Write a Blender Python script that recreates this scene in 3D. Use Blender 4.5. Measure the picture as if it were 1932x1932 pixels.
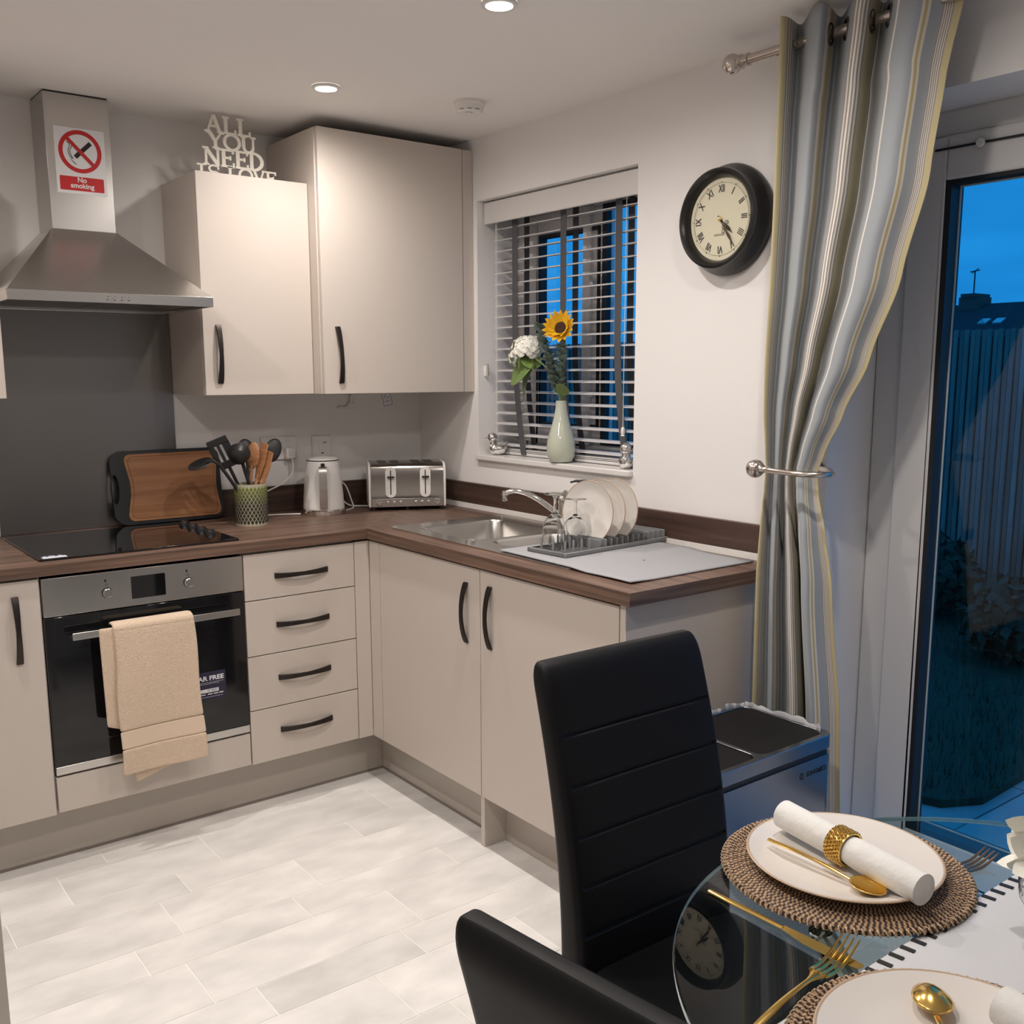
import bpy, bmesh, math, random
from mathutils import Vector, Matrix
random.seed(7)
PI = math.pi
for o in list(bpy.data.objects): bpy.data.objects.remove(o)
scene = bpy.context.scene
COL = scene.collection

# ------------------------------------------------------------------ camera
cam_d = bpy.data.cameras.new('camera'); cam = bpy.data.objects.new('camera', cam_d); COL.objects.link(cam)
yaw, pitch, roll = math.radians(-37.6039), math.radians(-9.3201), math.radians(-0.1255)
fw = Vector((-math.sin(yaw)*math.cos(pitch), math.cos(yaw)*math.cos(pitch), math.sin(pitch)))
rt = Vector((math.cos(yaw), math.sin(yaw), 0)); up = rt.cross(fw)
rt2 = rt*math.cos(roll) + up*math.sin(roll); up2 = -rt*math.sin(roll) + up*math.cos(roll)
M4 = Matrix((rt2, up2, -fw)).transposed().to_4x4(); M4.translation = (-2.3041, -3.6413, 1.439)
cam.matrix_world = M4
cam_d.sensor_width = 36; cam_d.lens = 1873.242/1932*36
cam_d.shift_x = (966-967.38)/1932; cam_d.shift_y = (1010.37-966)/1932
cam_d.clip_start = 0.02; cam_d.clip_end = 300
scene.camera = cam

# ------------------------------------------------------------------ world (dusk sky), exposure
world = bpy.data.worlds.new('dusk_sky'); scene.world = world; world.use_nodes = True
nt = world.node_tree; nt.nodes.clear()
out = nt.nodes.new('ShaderNodeOutputWorld'); bg = nt.nodes.new('ShaderNodeBackground')
tc = nt.nodes.new('ShaderNodeTexCoord'); mp = nt.nodes.new('ShaderNodeMapping'); nz = nt.nodes.new('ShaderNodeTexNoise'); rp = nt.nodes.new('ShaderNodeValToRGB')
mp.inputs['Scale'].default_value = (1.5, 1.5, 9); nz.inputs['Scale'].default_value = 2.2; nz.inputs['Detail'].default_value = 5
rp.color_ramp.elements[0].position = .3; rp.color_ramp.elements[0].color = (.010, .235, .67, 1)
rp.color_ramp.elements[1].position = .72; rp.color_ramp.elements[1].color = (.018, .34, .86, 1)
nt.links.new(tc.outputs['Generated'], mp.inputs['Vector']); nt.links.new(mp.outputs['Vector'], nz.inputs['Vector'])
nt.links.new(nz.outputs['Fac'], rp.inputs['Fac']); nt.links.new(rp.outputs['Color'], bg.inputs['Color']); nt.links.new(bg.outputs['Background'], out.inputs['Surface'])
bg.inputs['Strength'].default_value = 1.0
scene.view_settings.view_transform = 'Standard'; scene.view_settings.look = 'None'
scene.view_settings.exposure = 0.0; scene.view_settings.gamma = 1.0; scene.view_settings.use_curve_mapping = False
LAMP_POWER = 45.0
LAMP_COLOR = (1.0, 0.92, 0.86)

# ------------------------------------------------------------------ materials
MATS = {}
def mat(name, col=(.8,.8,.8), rough=.5, metal=0., **k):
    if name in MATS: return MATS[name]
    m = bpy.data.materials.new(name); m.use_nodes = True
    n = m.node_tree; b = n.nodes['Principled BSDF']
    b.inputs['Base Color'].default_value = (*col, 1); b.inputs['Roughness'].default_value = rough; b.inputs['Metallic'].default_value = metal
    if 'spec' in k: b.inputs['Specular IOR Level'].default_value = k['spec']
    if 'coat' in k: b.inputs['Coat Weight'].default_value = k['coat']; b.inputs['Coat Roughness'].default_value = .08
    if 'sheen' in k: b.inputs['Sheen Weight'].default_value = k['sheen']
    if 'trans' in k: b.inputs['Transmission Weight'].default_value = k['trans']
    if 'sss' in k: b.inputs['Subsurface Weight'].default_value = k['sss']; b.inputs['Subsurface Radius'].default_value = (.01,.01,.01)
    if 'emit' in k: b.inputs['Emission Color'].default_value = (*k['emit'], 1); b.inputs['Emission Strength'].default_value = k.get('estr', 1)
    if 'noise' in k:   # (scale3, second colour, low, high)
        sc, c2, lo, hi = k['noise']
        t = n.nodes.new('ShaderNodeTexCoord'); mm = n.nodes.new('ShaderNodeMapping'); z = n.nodes.new('ShaderNodeTexNoise'); r = n.nodes.new('ShaderNodeValToRGB')
        mm.inputs['Scale'].default_value = sc; z.inputs['Scale'].default_value = 1; z.inputs['Detail'].default_value = k.get('detail', 6)
        r.color_ramp.elements[0].position = lo; r.color_ramp.elements[0].color = (*col, 1)
        r.color_ramp.elements[1].position = hi; r.color_ramp.elements[1].color = (*c2, 1)
        n.links.new(t.outputs['Object'], mm.inputs['Vector']); n.links.new(mm.outputs['Vector'], z.inputs['Vector']); n.links.new(z.outputs['Fac'], r.inputs['Fac'])
        last = r.outputs['Color']
        if 'vary' in k:
            oi = n.nodes.new('ShaderNodeObjectInfo'); hv = n.nodes.new('ShaderNodeHueSaturation'); mr = n.nodes.new('ShaderNodeMapRange')
            mr.inputs['To Min'].default_value = 1-k['vary']; mr.inputs['To Max'].default_value = 1+k['vary']
            va = n.nodes.new('ShaderNodeVectorMath'); va.operation = 'ADD'; cb = n.nodes.new('ShaderNodeCombineXYZ')
            m9 = n.nodes.new('ShaderNodeMath'); m9.operation = 'MULTIPLY'; m9.inputs[1].default_value = 37
            n.links.new(oi.outputs['Random'], m9.inputs[0]); n.links.new(m9.outputs[0], cb.inputs[0]); n.links.new(m9.outputs[0], cb.inputs[1])
            n.links.new(mm.outputs['Vector'], va.inputs[0]); n.links.new(cb.outputs[0], va.inputs[1]); n.links.new(va.outputs[0], z.inputs['Vector'])
            n.links.new(oi.outputs['Random'], mr.inputs['Value']); n.links.new(mr.outputs['Result'], hv.inputs['Value']); n.links.new(last, hv.inputs['Color']); last = hv.outputs['Color']
        n.links.new(last, b.inputs['Base Color'])
    if 'bump' in k:    # (scale3, strength, distance)
        sc, st, di = k['bump']
        t = n.nodes.new('ShaderNodeTexCoord'); mm = n.nodes.new('ShaderNodeMapping'); z = n.nodes.new('ShaderNodeTexNoise'); bp = n.nodes.new('ShaderNodeBump')
        mm.inputs['Scale'].default_value = sc; z.inputs['Scale'].default_value = 1; z.inputs['Detail'].default_value = 3
        bp.inputs['Strength'].default_value = st; bp.inputs['Distance'].default_value = di
        n.links.new(t.outputs['Object'], mm.inputs['Vector']); n.links.new(mm.outputs['Vector'], z.inputs['Vector']); n.links.new(z.outputs['Fac'], bp.inputs['Height']); n.links.new(bp.outputs['Normal'], b.inputs['Normal'])
    MATS[name] = m; return m

def glass_mat(name, tint=(.96,.98,.97), ior=1.5, rough=0.0):
    m = bpy.data.materials.new(name); m.use_nodes = True; n = m.node_tree; n.nodes.clear()
    o = n.nodes.new('ShaderNodeOutputMaterial'); mx = n.nodes.new('ShaderNodeMixShader'); fr = n.nodes.new('ShaderNodeFresnel')
    tr = n.nodes.new('ShaderNodeBsdfTransparent'); gl = n.nodes.new('ShaderNodeBsdfGlossy')
    ge = n.nodes.new('ShaderNodeNewGeometry'); fi = n.nodes.new('ShaderNodeMath'); fi.operation = 'SUBTRACT'; fi.inputs[0].default_value = 1
    mu = n.nodes.new('ShaderNodeMath'); mu.operation = 'MULTIPLY'
    tr.inputs['Color'].default_value = (*tint, 1); gl.inputs['Roughness'].default_value = rough; fr.inputs['IOR'].default_value = ior
    n.links.new(ge.outputs['Backfacing'], fi.inputs[1]); n.links.new(fr.outputs['Fac'], mu.inputs[0]); n.links.new(fi.outputs[0], mu.inputs[1])
    n.links.new(mu.outputs[0], mx.inputs['Fac']); n.links.new(tr.outputs[0], mx.inputs[1]); n.links.new(gl.outputs[0], mx.inputs[2]); n.links.new(mx.outputs[0], o.inputs['Surface'])
    MATS[name] = m; return m

WALL = mat('wall_paint', (.80,.78,.765), .75, bump=((40,40,40), .04, .002))
CEIL = mat('ceiling_paint', (.85,.82,.795), .85)
TILE = mat('floor_tile', (.66,.645,.62), .42, noise=((5,9,5), (.84,.82,.79), .32, .66), detail=8, vary=.08)
GROUT = mat('floor_joint', (.90,.88,.85), .7)
CAB = mat('cabinet_laminate', (.575,.515,.462), .38, spec=.35, bump=((300,300,300), .02, .0005))
CARC = mat('cabinet_carcass', (.47,.42,.375), .5)
PLIN = mat('plinth_laminate', (.47,.42,.37), .25, spec=.45)
BRONZE = mat('dark_bronze', (.038,.031,.028), .36, .75)
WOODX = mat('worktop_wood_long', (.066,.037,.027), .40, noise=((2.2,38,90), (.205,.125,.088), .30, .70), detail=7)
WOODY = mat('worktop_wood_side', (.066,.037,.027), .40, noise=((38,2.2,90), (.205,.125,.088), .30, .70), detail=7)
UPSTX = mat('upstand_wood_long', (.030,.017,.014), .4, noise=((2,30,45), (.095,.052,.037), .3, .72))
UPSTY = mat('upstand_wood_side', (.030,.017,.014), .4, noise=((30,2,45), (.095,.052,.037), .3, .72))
STEEL = mat('brushed_steel', (.56,.54,.515), .27, 1., bump=((3,3,500), .03, .0005))
STEELD = mat('splash_steel', (.245,.232,.222), .33, 1., bump=((3,3,600), .03, .0005))
SINKST = mat('sink_steel', (.60,.585,.56), .24, 1.)
CHROME = mat('chrome', (.85,.84,.82), .06, 1.)
NICKEL = mat('satin_nickel', (.62,.56,.51), .2, 1.)
BLACKG = mat('black_glass', (.006,.006,.007), .04, spec=.6)
BLACKP = mat('black_plastic', (.012,.012,.013), .35)
BLACKS = mat('black_silicone', (.016,.016,.017), .42)
LEATH = mat('black_leather', (.0045,.0045,.0055), .46, spec=.20, bump=((220,220,220), .05, .001))
WHITEP = mat('white_plastic', (.78,.76,.73), .35)
PVC = mat('white_upvc', (.72,.70,.68), .3)
GASK = mat('black_gasket', (.012,.013,.016), .5)
PAPERW = mat('white_vinyl', (.80,.80,.82), .4)
RED = mat('sign_red', (.55,.018,.02), .4)
BLK = mat('print_black', (.01,.01,.01), .5)
CREAM = mat('cream_paint', (.88,.84,.75), .5)
BAMBOO = mat('bamboo', (.27,.115,.045), .45, noise=((3,3,60), (.36,.165,.068), .35, .65))
TOWEL = mat('beige_terry', (.66,.50,.365), .95, sheen=.3, noise=((330,330,330), (.78,.62,.47), .35, .65), bump=((330,330,330), .9, .004))
TOWELB = mat('beige_band', (.74,.585,.45), .8, sheen=.2, bump=((60,60,600), .3, .001))
GLASSW = glass_mat('window_glass', (.93,.96,.97))
GLASST = glass_mat('table_glass', (.80,.88,.87), 1.52)
GLASSC = mat('wine_glass', (.97,.98,.98), .0, trans=1.0)
GOLD = mat('gold_metal', (.83,.56,.17), .17, 1.)
CERAM = mat('white_ceramic', (.74,.70,.655), .22, coat=.3)
CERRIM = mat('ceramic_rim', (.40,.29,.20), .4)
NAPK = mat('white_napkin', (.80,.79,.76), .9, bump=((70,70,70), .6, .003))
RATTAN = mat('rattan', (.035,.016,.009), .7, noise=((420,420,420), (.42,.25,.135), .42, .58), detail=2)
def rattan_mat():
    m = MATS['rattan']; n = m.node_tree; b = n.nodes['Principled BSDF']
    def math_(op, a=None, v=None, b_=None):
        k = n.nodes.new('ShaderNodeMath'); k.operation = op
        if a is not None: n.links.new(a, k.inputs[0])
        if b_ is not None: n.links.new(b_, k.inputs[1])
        elif v is not None: k.inputs[1].default_value = v
        return k.outputs[0]
    t = n.nodes.new('ShaderNodeTexCoord'); sx = n.nodes.new('ShaderNodeSeparateXYZ'); n.links.new(t.outputs['Object'], sx.inputs[0])
    ang = math_('ARCTAN2', sx.outputs['Y'], None, sx.outputs['X'])
    r = math_('SQRT', math_('ADD', math_('MULTIPLY', sx.outputs['X'], None, sx.outputs['X']), None, math_('MULTIPLY', sx.outputs['Y'], None, sx.outputs['Y'])))
    ph = math_('MULTIPLY', math_('FLOOR', math_('MULTIPLY', r, 118.)), 2.3)
    sn = math_('SINE', math_('ADD', math_('MULTIPLY', ang, 132.), None, ph))
    nz = n.nodes.new('ShaderNodeTexNoise'); nz.inputs['Scale'].default_value = 260; n.links.new(t.outputs['Object'], nz.inputs['Vector'])
    f = math_('ADD', math_('MULTIPLY', sn, .34), None, nz.outputs['Fac'])
    rp = n.nodes.new('ShaderNodeValToRGB'); rp.color_ramp.elements[0].position = .38; rp.color_ramp.elements[0].color = (.030,.013,.008,1); rp.color_ramp.elements[1].position = .72; rp.color_ramp.elements[1].color = (.46,.30,.17,1)
    n.links.new(f, rp.inputs['Fac']); n.links.new(rp.outputs['Color'], b.inputs['Base Color'])
rattan_mat()
LINEN = mat('white_linen', (.62,.63,.65), .85, bump=((400,400,400), .2, .001))
MATG = mat('grey_mat', (.34,.345,.36), .95, bump=((250,250,250), .4, .002))
RACKG = mat('grey_silicone', (.205,.21,.215), .5)
VASE = mat('sage_ceramic', (.50,.53,.43), .12, coat=.5)
GREEN = mat('leaf_green', (.115,.20,.05), .5, noise=((40,40,40), (.19,.27,.075), .3, .7))
EUCA = mat('eucalyptus', (.15,.20,.165), .6)
STEM = mat('stem_green', (.14,.19,.08), .6)
YEL = mat('sunflower_yellow', (.83,.45,.012), .5, noise=((50,50,50), (.88,.56,.03), .35, .65))
SEED = mat('sunflower_centre', (.045,.014,.006), .8, bump=((400,400,400), 1., .004))
PETW = mat('white_petal', (.82,.82,.74), .55)
SLAT = mat('blind_slat', (.66,.64,.63), .35)
TAPE = mat('blind_tape', (.075,.075,.082), .8)
CORDW = mat('blind_cord', (.7,.68,.65), .7)
WOODU = mat('utensil_wood', (.30,.13,.055), .5, noise=((20,20,120), (.42,.20,.09), .35, .65))
DARKGL = mat('oven_glass', (.007,.007,.008), .06, spec=.5)
NAVY = mat('sticker_navy', (.016,.014,.045), .4)
BINST = mat('bin_steel', (.30,.32,.36), .22, 1.)
BINLID = mat('bin_lid', (.010,.009,.009), .6, spec=.15)
DIAL = mat('clock_dial', (.62,.585,.44), .6)
CLOCKB = mat('clock_black', (.010,.0095,.009), .3)
HANDM = mat('clock_hand', (.06,.045,.03), .4, .5)

# ------------------------------------------------------------------ mesh builder
class MB:
    def __init__(s): s.v = []; s.f = []
    def add(s, vs, fs):
        o = len(s.v); s.v += [tuple(p) for p in vs]; s.f += [tuple(i+o for i in f) for f in fs]; return s
    def box(s, x0, x1, y0, y1, z0, z1):
        if x0 > x1: x0, x1 = x1, x0
        if y0 > y1: y0, y1 = y1, y0
        if z0 > z1: z0, z1 = z1, z0
        v = [(x0,y0,z0),(x1,y0,z0),(x1,y1,z0),(x0,y1,z0),(x0,y0,z1),(x1,y0,z1),(x1,y1,z1),(x0,y1,z1)]
        return s.add(v, [(3,2,1,0),(4,5,6,7),(0,1,5,4),(1,2,6,5),(2,3,7,6),(3,0,4,7)])
    def loft(s, rings, cap0=True, cap1=True, closed=True):
        n = len(rings[0]); vs = [p for r in rings for p in r]; fs = []
        for i in range(len(rings)-1):
            for j in range(n if closed else n-1):
                a = i*n+j; b = i*n+(j+1)%n; fs.append((a, b, b+n, a+n))
        if cap0 and closed: fs.append(tuple(reversed(range(n))))
        if cap1 and closed: fs.append(tuple(range((len(rings)-1)*n, len(rings)*n)))
        return s.add(vs, fs)
    def lathe(s, prof, n=32, origin=(0,0,0), axis='z', cap0=True, cap1=True):
        rings = []
        for r, h in prof:
            r = max(r, 1e-5); ring = []
            for k in range(n):
                a = 2*PI*k/n; c, d = r*math.cos(a), r*math.sin(a)
                p = (c, d, h) if axis == 'z' else ((-h, c, -d) if axis == '-x' else ((d, -h, c) if axis == '-y' else (h, c, d)))
                ring.append((p[0]+origin[0], p[1]+origin[1], p[2]+origin[2]))
            rings.append(ring)
        return s.loft(rings, cap0, cap1)
    def tube(s, path, r, n=10, closed=False, flat=None):
        P = [Vector(p) for p in path]; R = r if isinstance(r, (list, tuple)) else [r]*len(P); rings = []; ref = None
        for i, p in enumerate(P):
            if closed: t = P[(i+1) % len(P)] - P[i-1]
            else: t = P[min(i+1, len(P)-1)] - P[max(i-1, 0)]
            t.normalize()
            if ref is None:
                ref = Vector((0,0,1)) if abs(t.z) < .9 else Vector((1,0,0))
            a = ref - t*ref.dot(t); a.normalize(); b = t.cross(a); ref = a
            fl = flat or 1.0
            rings.append([p + (a*math.cos(2*PI*k/n)*fl + b*math.sin(2*PI*k/n))*R[i] for k in range(n)])
        if closed: rings.append(rings[0]); return s.loft(rings, False, False)
        return s.loft(rings)
    def prism(s, poly, d, plane='xy', at=0.0):
        def m(a, b, c): return (a, b, c) if plane == 'xy' else ((a, c, b) if plane == 'xz' else (c, a, b))
        r0 = [m(a, b, at) for a, b in poly]; r1 = [m(a, b, at+d) for a, b in poly]
        return s.loft([r0, r1])
    def sphere(s, c, r, n=16, m=10, sc=(1,1,1)):
        rings = []
        for i in range(1, m):
            a = PI*i/m; rings.append([(c[0]+r*sc[0]*math.sin(a)*math.cos(2*PI*k/n), c[1]+r*sc[1]*math.sin(a)*math.sin(2*PI*k/n), c[2]-r*sc[2]*math.cos(a)) for k in range(n)])
        rings = [[(c[0], c[1], c[2]-r*sc[2])]*n] + rings + [[(c[0], c[1], c[2]+r*sc[2])]*n]
        return s.loft(rings, False, False)
    def xf(s, M):
        s.v = [tuple(M @ Vector(p)) for p in s.v]; return s
    def mesh(s, name):
        me = bpy.data.meshes.new(name); me.from_pydata(s.v, [], s.f)
        bm = bmesh.new(); bm.from_mesh(me); bmesh.ops.remove_doubles(bm, verts=bm.verts, dist=1e-6)
        bmesh.ops.recalc_face_normals(bm, faces=bm.faces); bm.to_mesh(me); bm.free(); return me
    def build(s, name, m, parent=None, smooth=True, bevel=0, seg=2, origin=None, recalc=True, solid=0):
        if origin is not None:
            ox, oy, oz = origin; s.v = [(a-ox, b-oy, c-oz) for a, b, c in s.v]
        me = s.mesh(name); me.materials.append(m)
        return place(name, me, parent, origin or (0,0,0), smooth, bevel, seg, solid)
def wloc(o):
    v = Vector((0,0,0))
    while o is not None: v += Vector(o.location); o = o.parent
    return v
def place(name, me, parent=None, loc=(0,0,0), smooth=True, bevel=0, seg=2, solid=0):
    if smooth:
        for p in me.polygons: p.use_smooth = True
        me.set_sharp_from_angle(angle=math.radians(32))
    o = bpy.data.objects.new(name, me); COL.objects.link(o)
    o.location = loc
    if parent is not None:
        o.parent = parent; o.location = Vector(loc) - wloc(parent)
        if o.location.length < 1e-9: o.location = (0,0,0)
    if solid:
        k = o.modifiers.new('thickness', 'SOLIDIFY'); k.thickness = solid; k.offset = 0
    if bevel:
        k = o.modifiers.new('edge', 'BEVEL'); k.width = bevel; k.segments = seg; k.limit_method = 'ANGLE'; k.angle_limit = math.radians(40); k.harden_normals = False
    return o
def box(x0, x1, y0, y1, z0, z1): return MB().box(x0, x1, y0, y1, z0, z1)
def tag(o, label, cat, group=None):
    o['label'] = label; o['category'] = cat
    if group: o['group'] = group
    return o
def thing(name, label, cat, loc=(0,0,0), group=None, rz=0):
    o = bpy.data.objects.new(name, None); COL.objects.link(o); o.location = loc; o.empty_display_size = .05; o.rotation_euler.z = rz
    return tag(o, label, cat, group)
def struct(o): o['kind'] = 'structure'; return o
def rrect(x0, x1, y0, y1, r, n=6):
    pts = []
    for cx, cy, a0 in ((x1-r, y1-r, 0), (x0+r, y1-r, 90), (x0+r, y0+r, 180), (x1-r, y0+r, 270)):
        for k in range(n+1):
            a = math.radians(a0 + 90*k/n); pts.append((cx+r*math.cos(a), cy+r*math.sin(a)))
    return pts
def text_mesh(body, size, depth=.0006, align='CENTER', sx=1., bold=0.):
    c = bpy.data.curves.new('lettering', 'FONT'); c.body = body; c.size = size; c.extrude = depth; c.align_x = align; c.align_y = 'CENTER'; c.resolution_u = 4; c.offset = bold
    o = bpy.data.objects.new('lettering', c); COL.objects.link(o)
    bpy.context.view_layer.update()
    me = bpy.data.meshes.new_from_object(o.evaluated_get(bpy.context.evaluated_depsgraph_get()))
    bpy.data.objects.remove(o); bpy.data.curves.remove(c)
    if sx != 1:
        for v in me.vertices: v.co.x *= sx
    return me
def add_text(name, body, size, m, parent, M, **k):
    me = text_mesh(body, size, **k); me.transform(M); me.materials.clear(); me.materials.append(m)
    return place(name, me, parent, (0,0,0), smooth=False)
# frames that map flat (a, b, out) onto walls:  back wall faces -y, right wall faces -x
FACE_Y = Matrix(((1,0,0,0),(0,0,-1,0),(0,1,0,0),(0,0,0,1)))          # a->x, b->z, out->-y
FACE_X = Matrix(((0,0,-1,0),(-1,0,0,0),(0,1,0,0),(0,0,0,1)))         # a->-y, b->z, out->-x
def T(x, y, z): return Matrix.Translation((x, y, z))

H = .9015; CZ = 2.313; FZ = -.03; XL = -2.70; YR = -4.45
DF = -.6054            # door face plane of both base runs

# ------------------------------------------------------------------ room shell
fl = struct(box(XL, 0, YR, 0, FZ-.06, FZ-.0012).build('floor', GROUT, smooth=False))
rows = [(-.585,-.4,[-1.9,-1.3,-.8,-.3]), (-.712,-.585,[-1.576,-.965,-.4]), (-.905,-.712,[-2.2,-1.719,-1.301,-.715,-.2]), (-1.035,-.905,[-1.888,-1.438,-.888,-.35]),
        (-1.232,-1.035,[-2.1,-1.529,-1.131,-.62]), (-1.363,-1.232,[-2.1,-1.657,-1.228,-.75]), (-1.562,-1.363,[-2.05,-1.573,-1.003,-.55]), (-1.692,-1.562,[-2.0,-1.475,-1.077,-.55]), (-1.888,-1.692,[-2.2,-1.68,-1.225,-.8,-.33])]
KF = 1.469/1.439
rows = [(-3.6413+(a+3.6413)*KF, -3.6413+(b+3.6413)*KF, [-2.3041+(x+2.3041)*KF for x in j]) for a, b, j in rows]
y = rows[-1][0]; wide = False
while y > YR+.01:
    h = .199 if wide else .134; js = []; x = -2.6+random.uniform(0,.4)
    while x < -.1: js.append(x); x += random.uniform(.39,.6)
    rows.append((max(y-h, YR), y, js)); y -= h; wide = not wide
TS = {}
for y0, y1, js in rows:
    xs = [XL] + [x for x in sorted(js) if x < -.02] + [0]
    for a, b in zip(xs, xs[1:]):
        if b-a < .03: continue
        w, h = b-a-.0035, y1-y0-.0035; key = (round(w,3), round(h,3))
        if key not in TS:
            me = box(-w/2, w/2, -h/2, h/2, -.0012, 0).mesh('tile'); me.materials.append(TILE); TS[key] = me
        place('tile', TS[key], fl, ((a+b)/2, (y0+y1)/2, FZ), smooth=False)
WT = .2
struct(box(XL-.1, WT, YR-.1, .1, CZ, CZ+.1).build('ceiling', CEIL, smooth=False))
struct(box(XL-.1, WT, 0, .1, -.09, CZ).build('wall_back', WALL, smooth=False))
struct(box(XL-.1, XL, YR, 0, -.09, CZ).build('wall_left', WALL, smooth=False))
struct(box(XL-.1, WT, YR-.1, YR, -.09, CZ).build('wall_rear', WALL, smooth=False))
WY0, WY1, WZ0, WZ1 = -.4297, -1.2991, 1.098, 2.0856
DY0, DY1, DZ = -2.04, -3.66, 2.093
wr = MB(); XW = .27
wr.box(0, XW, WY0, 0, -.09, CZ); wr.box(0, XW, WY1, WY0, -.09, WZ0); wr.box(0, XW, WY1, WY0, WZ1, CZ)
wr.box(0, XW, DY0, WY1, -.09, CZ); wr.box(0, XW, DY1, DY0, DZ, CZ); wr.box(0, XW, YR, DY1, -.09, CZ)
struct(wr.build('wall_right', WALL, smooth=False))
struct(box(-.020, .2, WY1+.001, WY0-.001, WZ0, WZ0+.021).build('trim_1', PVC, bevel=.004))     # window board
SILL = WZ0+.021

# window unit: frame, casement, panes
FX = .20
wn = struct(bpy.data.objects.new('window_1', None)); COL.objects.link(wn); wn.location = (FX, -.86, SILL)
def ring_y(y0, y1, z0, z1, x0, x1, ty0, ty1, tz0, tz1):   # rectangular frame in a wall plane; y0>y1
    m = MB(); m.box(x0, x1, y0-ty0, y0, z0, z1); m.box(x0, x1, y1, y1+ty1, z0, z1)
    m.box(x0, x1, y1+ty1, y0-ty0, z0, z0+tz0); m.box(x0, x1, y1+ty1, y0-ty0, z1-tz1, z1); return m
wy0, wy1 = WY0-.002, WY1+.002
ring_y(wy0, wy1, SILL, WZ1-.002, FX, FX+.06, .055, .055, .055, .055).build('frame', PVC, wn, bevel=.004)
box(FX, FX+.06, -.925, -.87, SILL+.055, WZ1-.057).build('mullion', PVC, wn, bevel=.004)
sash = ring_y(wy0-.05, -.875, SILL+.05, WZ1-.052, FX-.018, FX+.03, .09, .038, .07, .075).build('sash', PVC, wn, bevel=.005)
ring_y(wy0-.14, -.913, SILL+.12, WZ1-.127, FX-.01, FX+.02, .014, .008, .008, .014).build('gasket', GASK, sash)
box(FX+.006, FX+.012, -.909, wy0-.145, SILL+.124, WZ1-.13).build('pane', GLASSW, sash, smooth=False)
box(FX+.006, FX+.012, wy1+.05, -.92, SILL+.05, WZ1-.055).build('pane', GLASSW, wn, smooth=False)
ring_y(-.925, wy1+.05, SILL+.055, WZ1-.055, FX-.004, FX+.02, .022, .01, .01, .014).build('gasket', GASK, wn)
for zz in (1.55, 1.75, 1.35): box(FX-.03, FX-.018, -.9, -.882, zz, zz+.02).build('hinge_cover', PVC, wn, bevel=.003)

# patio door
dr = struct(bpy.data.objects.new('door_1', None)); COL.objects.link(dr); dr.location = (FX, -2.85, 0)
ring_y(DY0-.002, DY1+.002, FZ, DZ-.002, FX, FX+.065, .078, .078, .06, .062).build('frame', PVC, dr, bevel=.004)
def leaf(y0, y1):
    z0, z1 = .065, DZ-.068
    s = ring_y(y0, y1, z0, z1, FX-.014, FX+.05, .099, .099, .10, .105).build('sash', PVC, dr, bevel=.006)
    ring_y(y0-.097, y1+.097, z0+.098, z1-.103, FX-.010, FX+.05, .018, .018, .018, .012).build('gasket', GASK, s)
    ring_y(y0-.115, y1+.115, z0+.116, z1-.115, FX+.0315, FX+.034, .004, .004, .004, .004).build('glazing_bead', PVC, s)
    box(FX+.01, FX+.03, y1+.106, y0-.106, z0+.107, z1-.108).build('pane', GLASSW, s, smooth=False)
    return s
ls = leaf(DY0-.081, -2.848); rs = leaf(-2.852, DY1+.081)
vt = box(FX-.020, FX-.0145, -2.70, DY0-.15, DZ-.099, DZ-.094).build('trickle_vent', GASK, ls)
MB().lathe([(.011,0),(.011,.004),(.009,.006)], 16, (FX-.020, -2.31, DZ-.097), '-x').build('vent_catch', WHITEP, ls)
hb = MB(); hb.box(FX-.03, FX-.0145, -2.82, -2.785, .93, 1.17); hb.box(FX-.055, FX-.03, -2.81, -2.795, 1.04, 1.055); hb.box(FX-.058, FX-.045, -2.81, -2.68, 1.035, 1.06)
hb.build('handle', WHITEP, ls, bevel=.004)

# ------------------------------------------------------------------ handles
def bow(name, p0, p1, outv, parent, rise=.026):
    """flat bow handle from p0 to p1 rising along outv"""
    p0, p1, ov = Vector(p0), Vector(p1), Vector(outv).normalized(); ax = (p1-p0).normalized(); sd = ax.cross(ov); L = (p1-p0).length
    rings = []; N = 18
    for i in range(N+1):
        t = i/N; q = p0.lerp(p1, t)
        hgt = .006 + (rise-.006)*math.sin(PI*t)**.75
        w = .0065 + .003*abs(2*t-1); th = .0075
        if i in (0, N): lo = 0
        else: lo = max(0, hgt-th) if .05 < t < .95 else 0
        rings.append([q+ov*lo-sd*w, q+ov*lo+sd*w, q+ov*hgt+sd*w, q+ov*hgt-sd*w])
    return MB().loft(rings).build(name, BRONZE, parent, bevel=.0012)

# ------------------------------------------------------------------ base units along the back wall
ZP, ZD = .1404, .8581
GAP = .0022
def carcass(x0, x1, y0, y1, z0, z1, parent, hollow_front=None):
    return box(x0, x1, y0, y1, z0, z1).build('body', CARC, parent, smooth=False)
CT = H-.0355
c = thing('base_cabinet', 'taupe base cupboard with one dark handle left of the oven', 'cabinet', (-1.98, -.3, ZP))
carcass(-2.279, -1.681, -.585, -.005, ZP, CT-.001, c)
d = box(-2.278, -1.6815, DF, -.586, ZP, ZD).build('door', CAB, c, bevel=.0015)
bow('handle', (-1.747, DF, .815), (-1.747, DF, .618), (0,-1,0), d)

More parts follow.
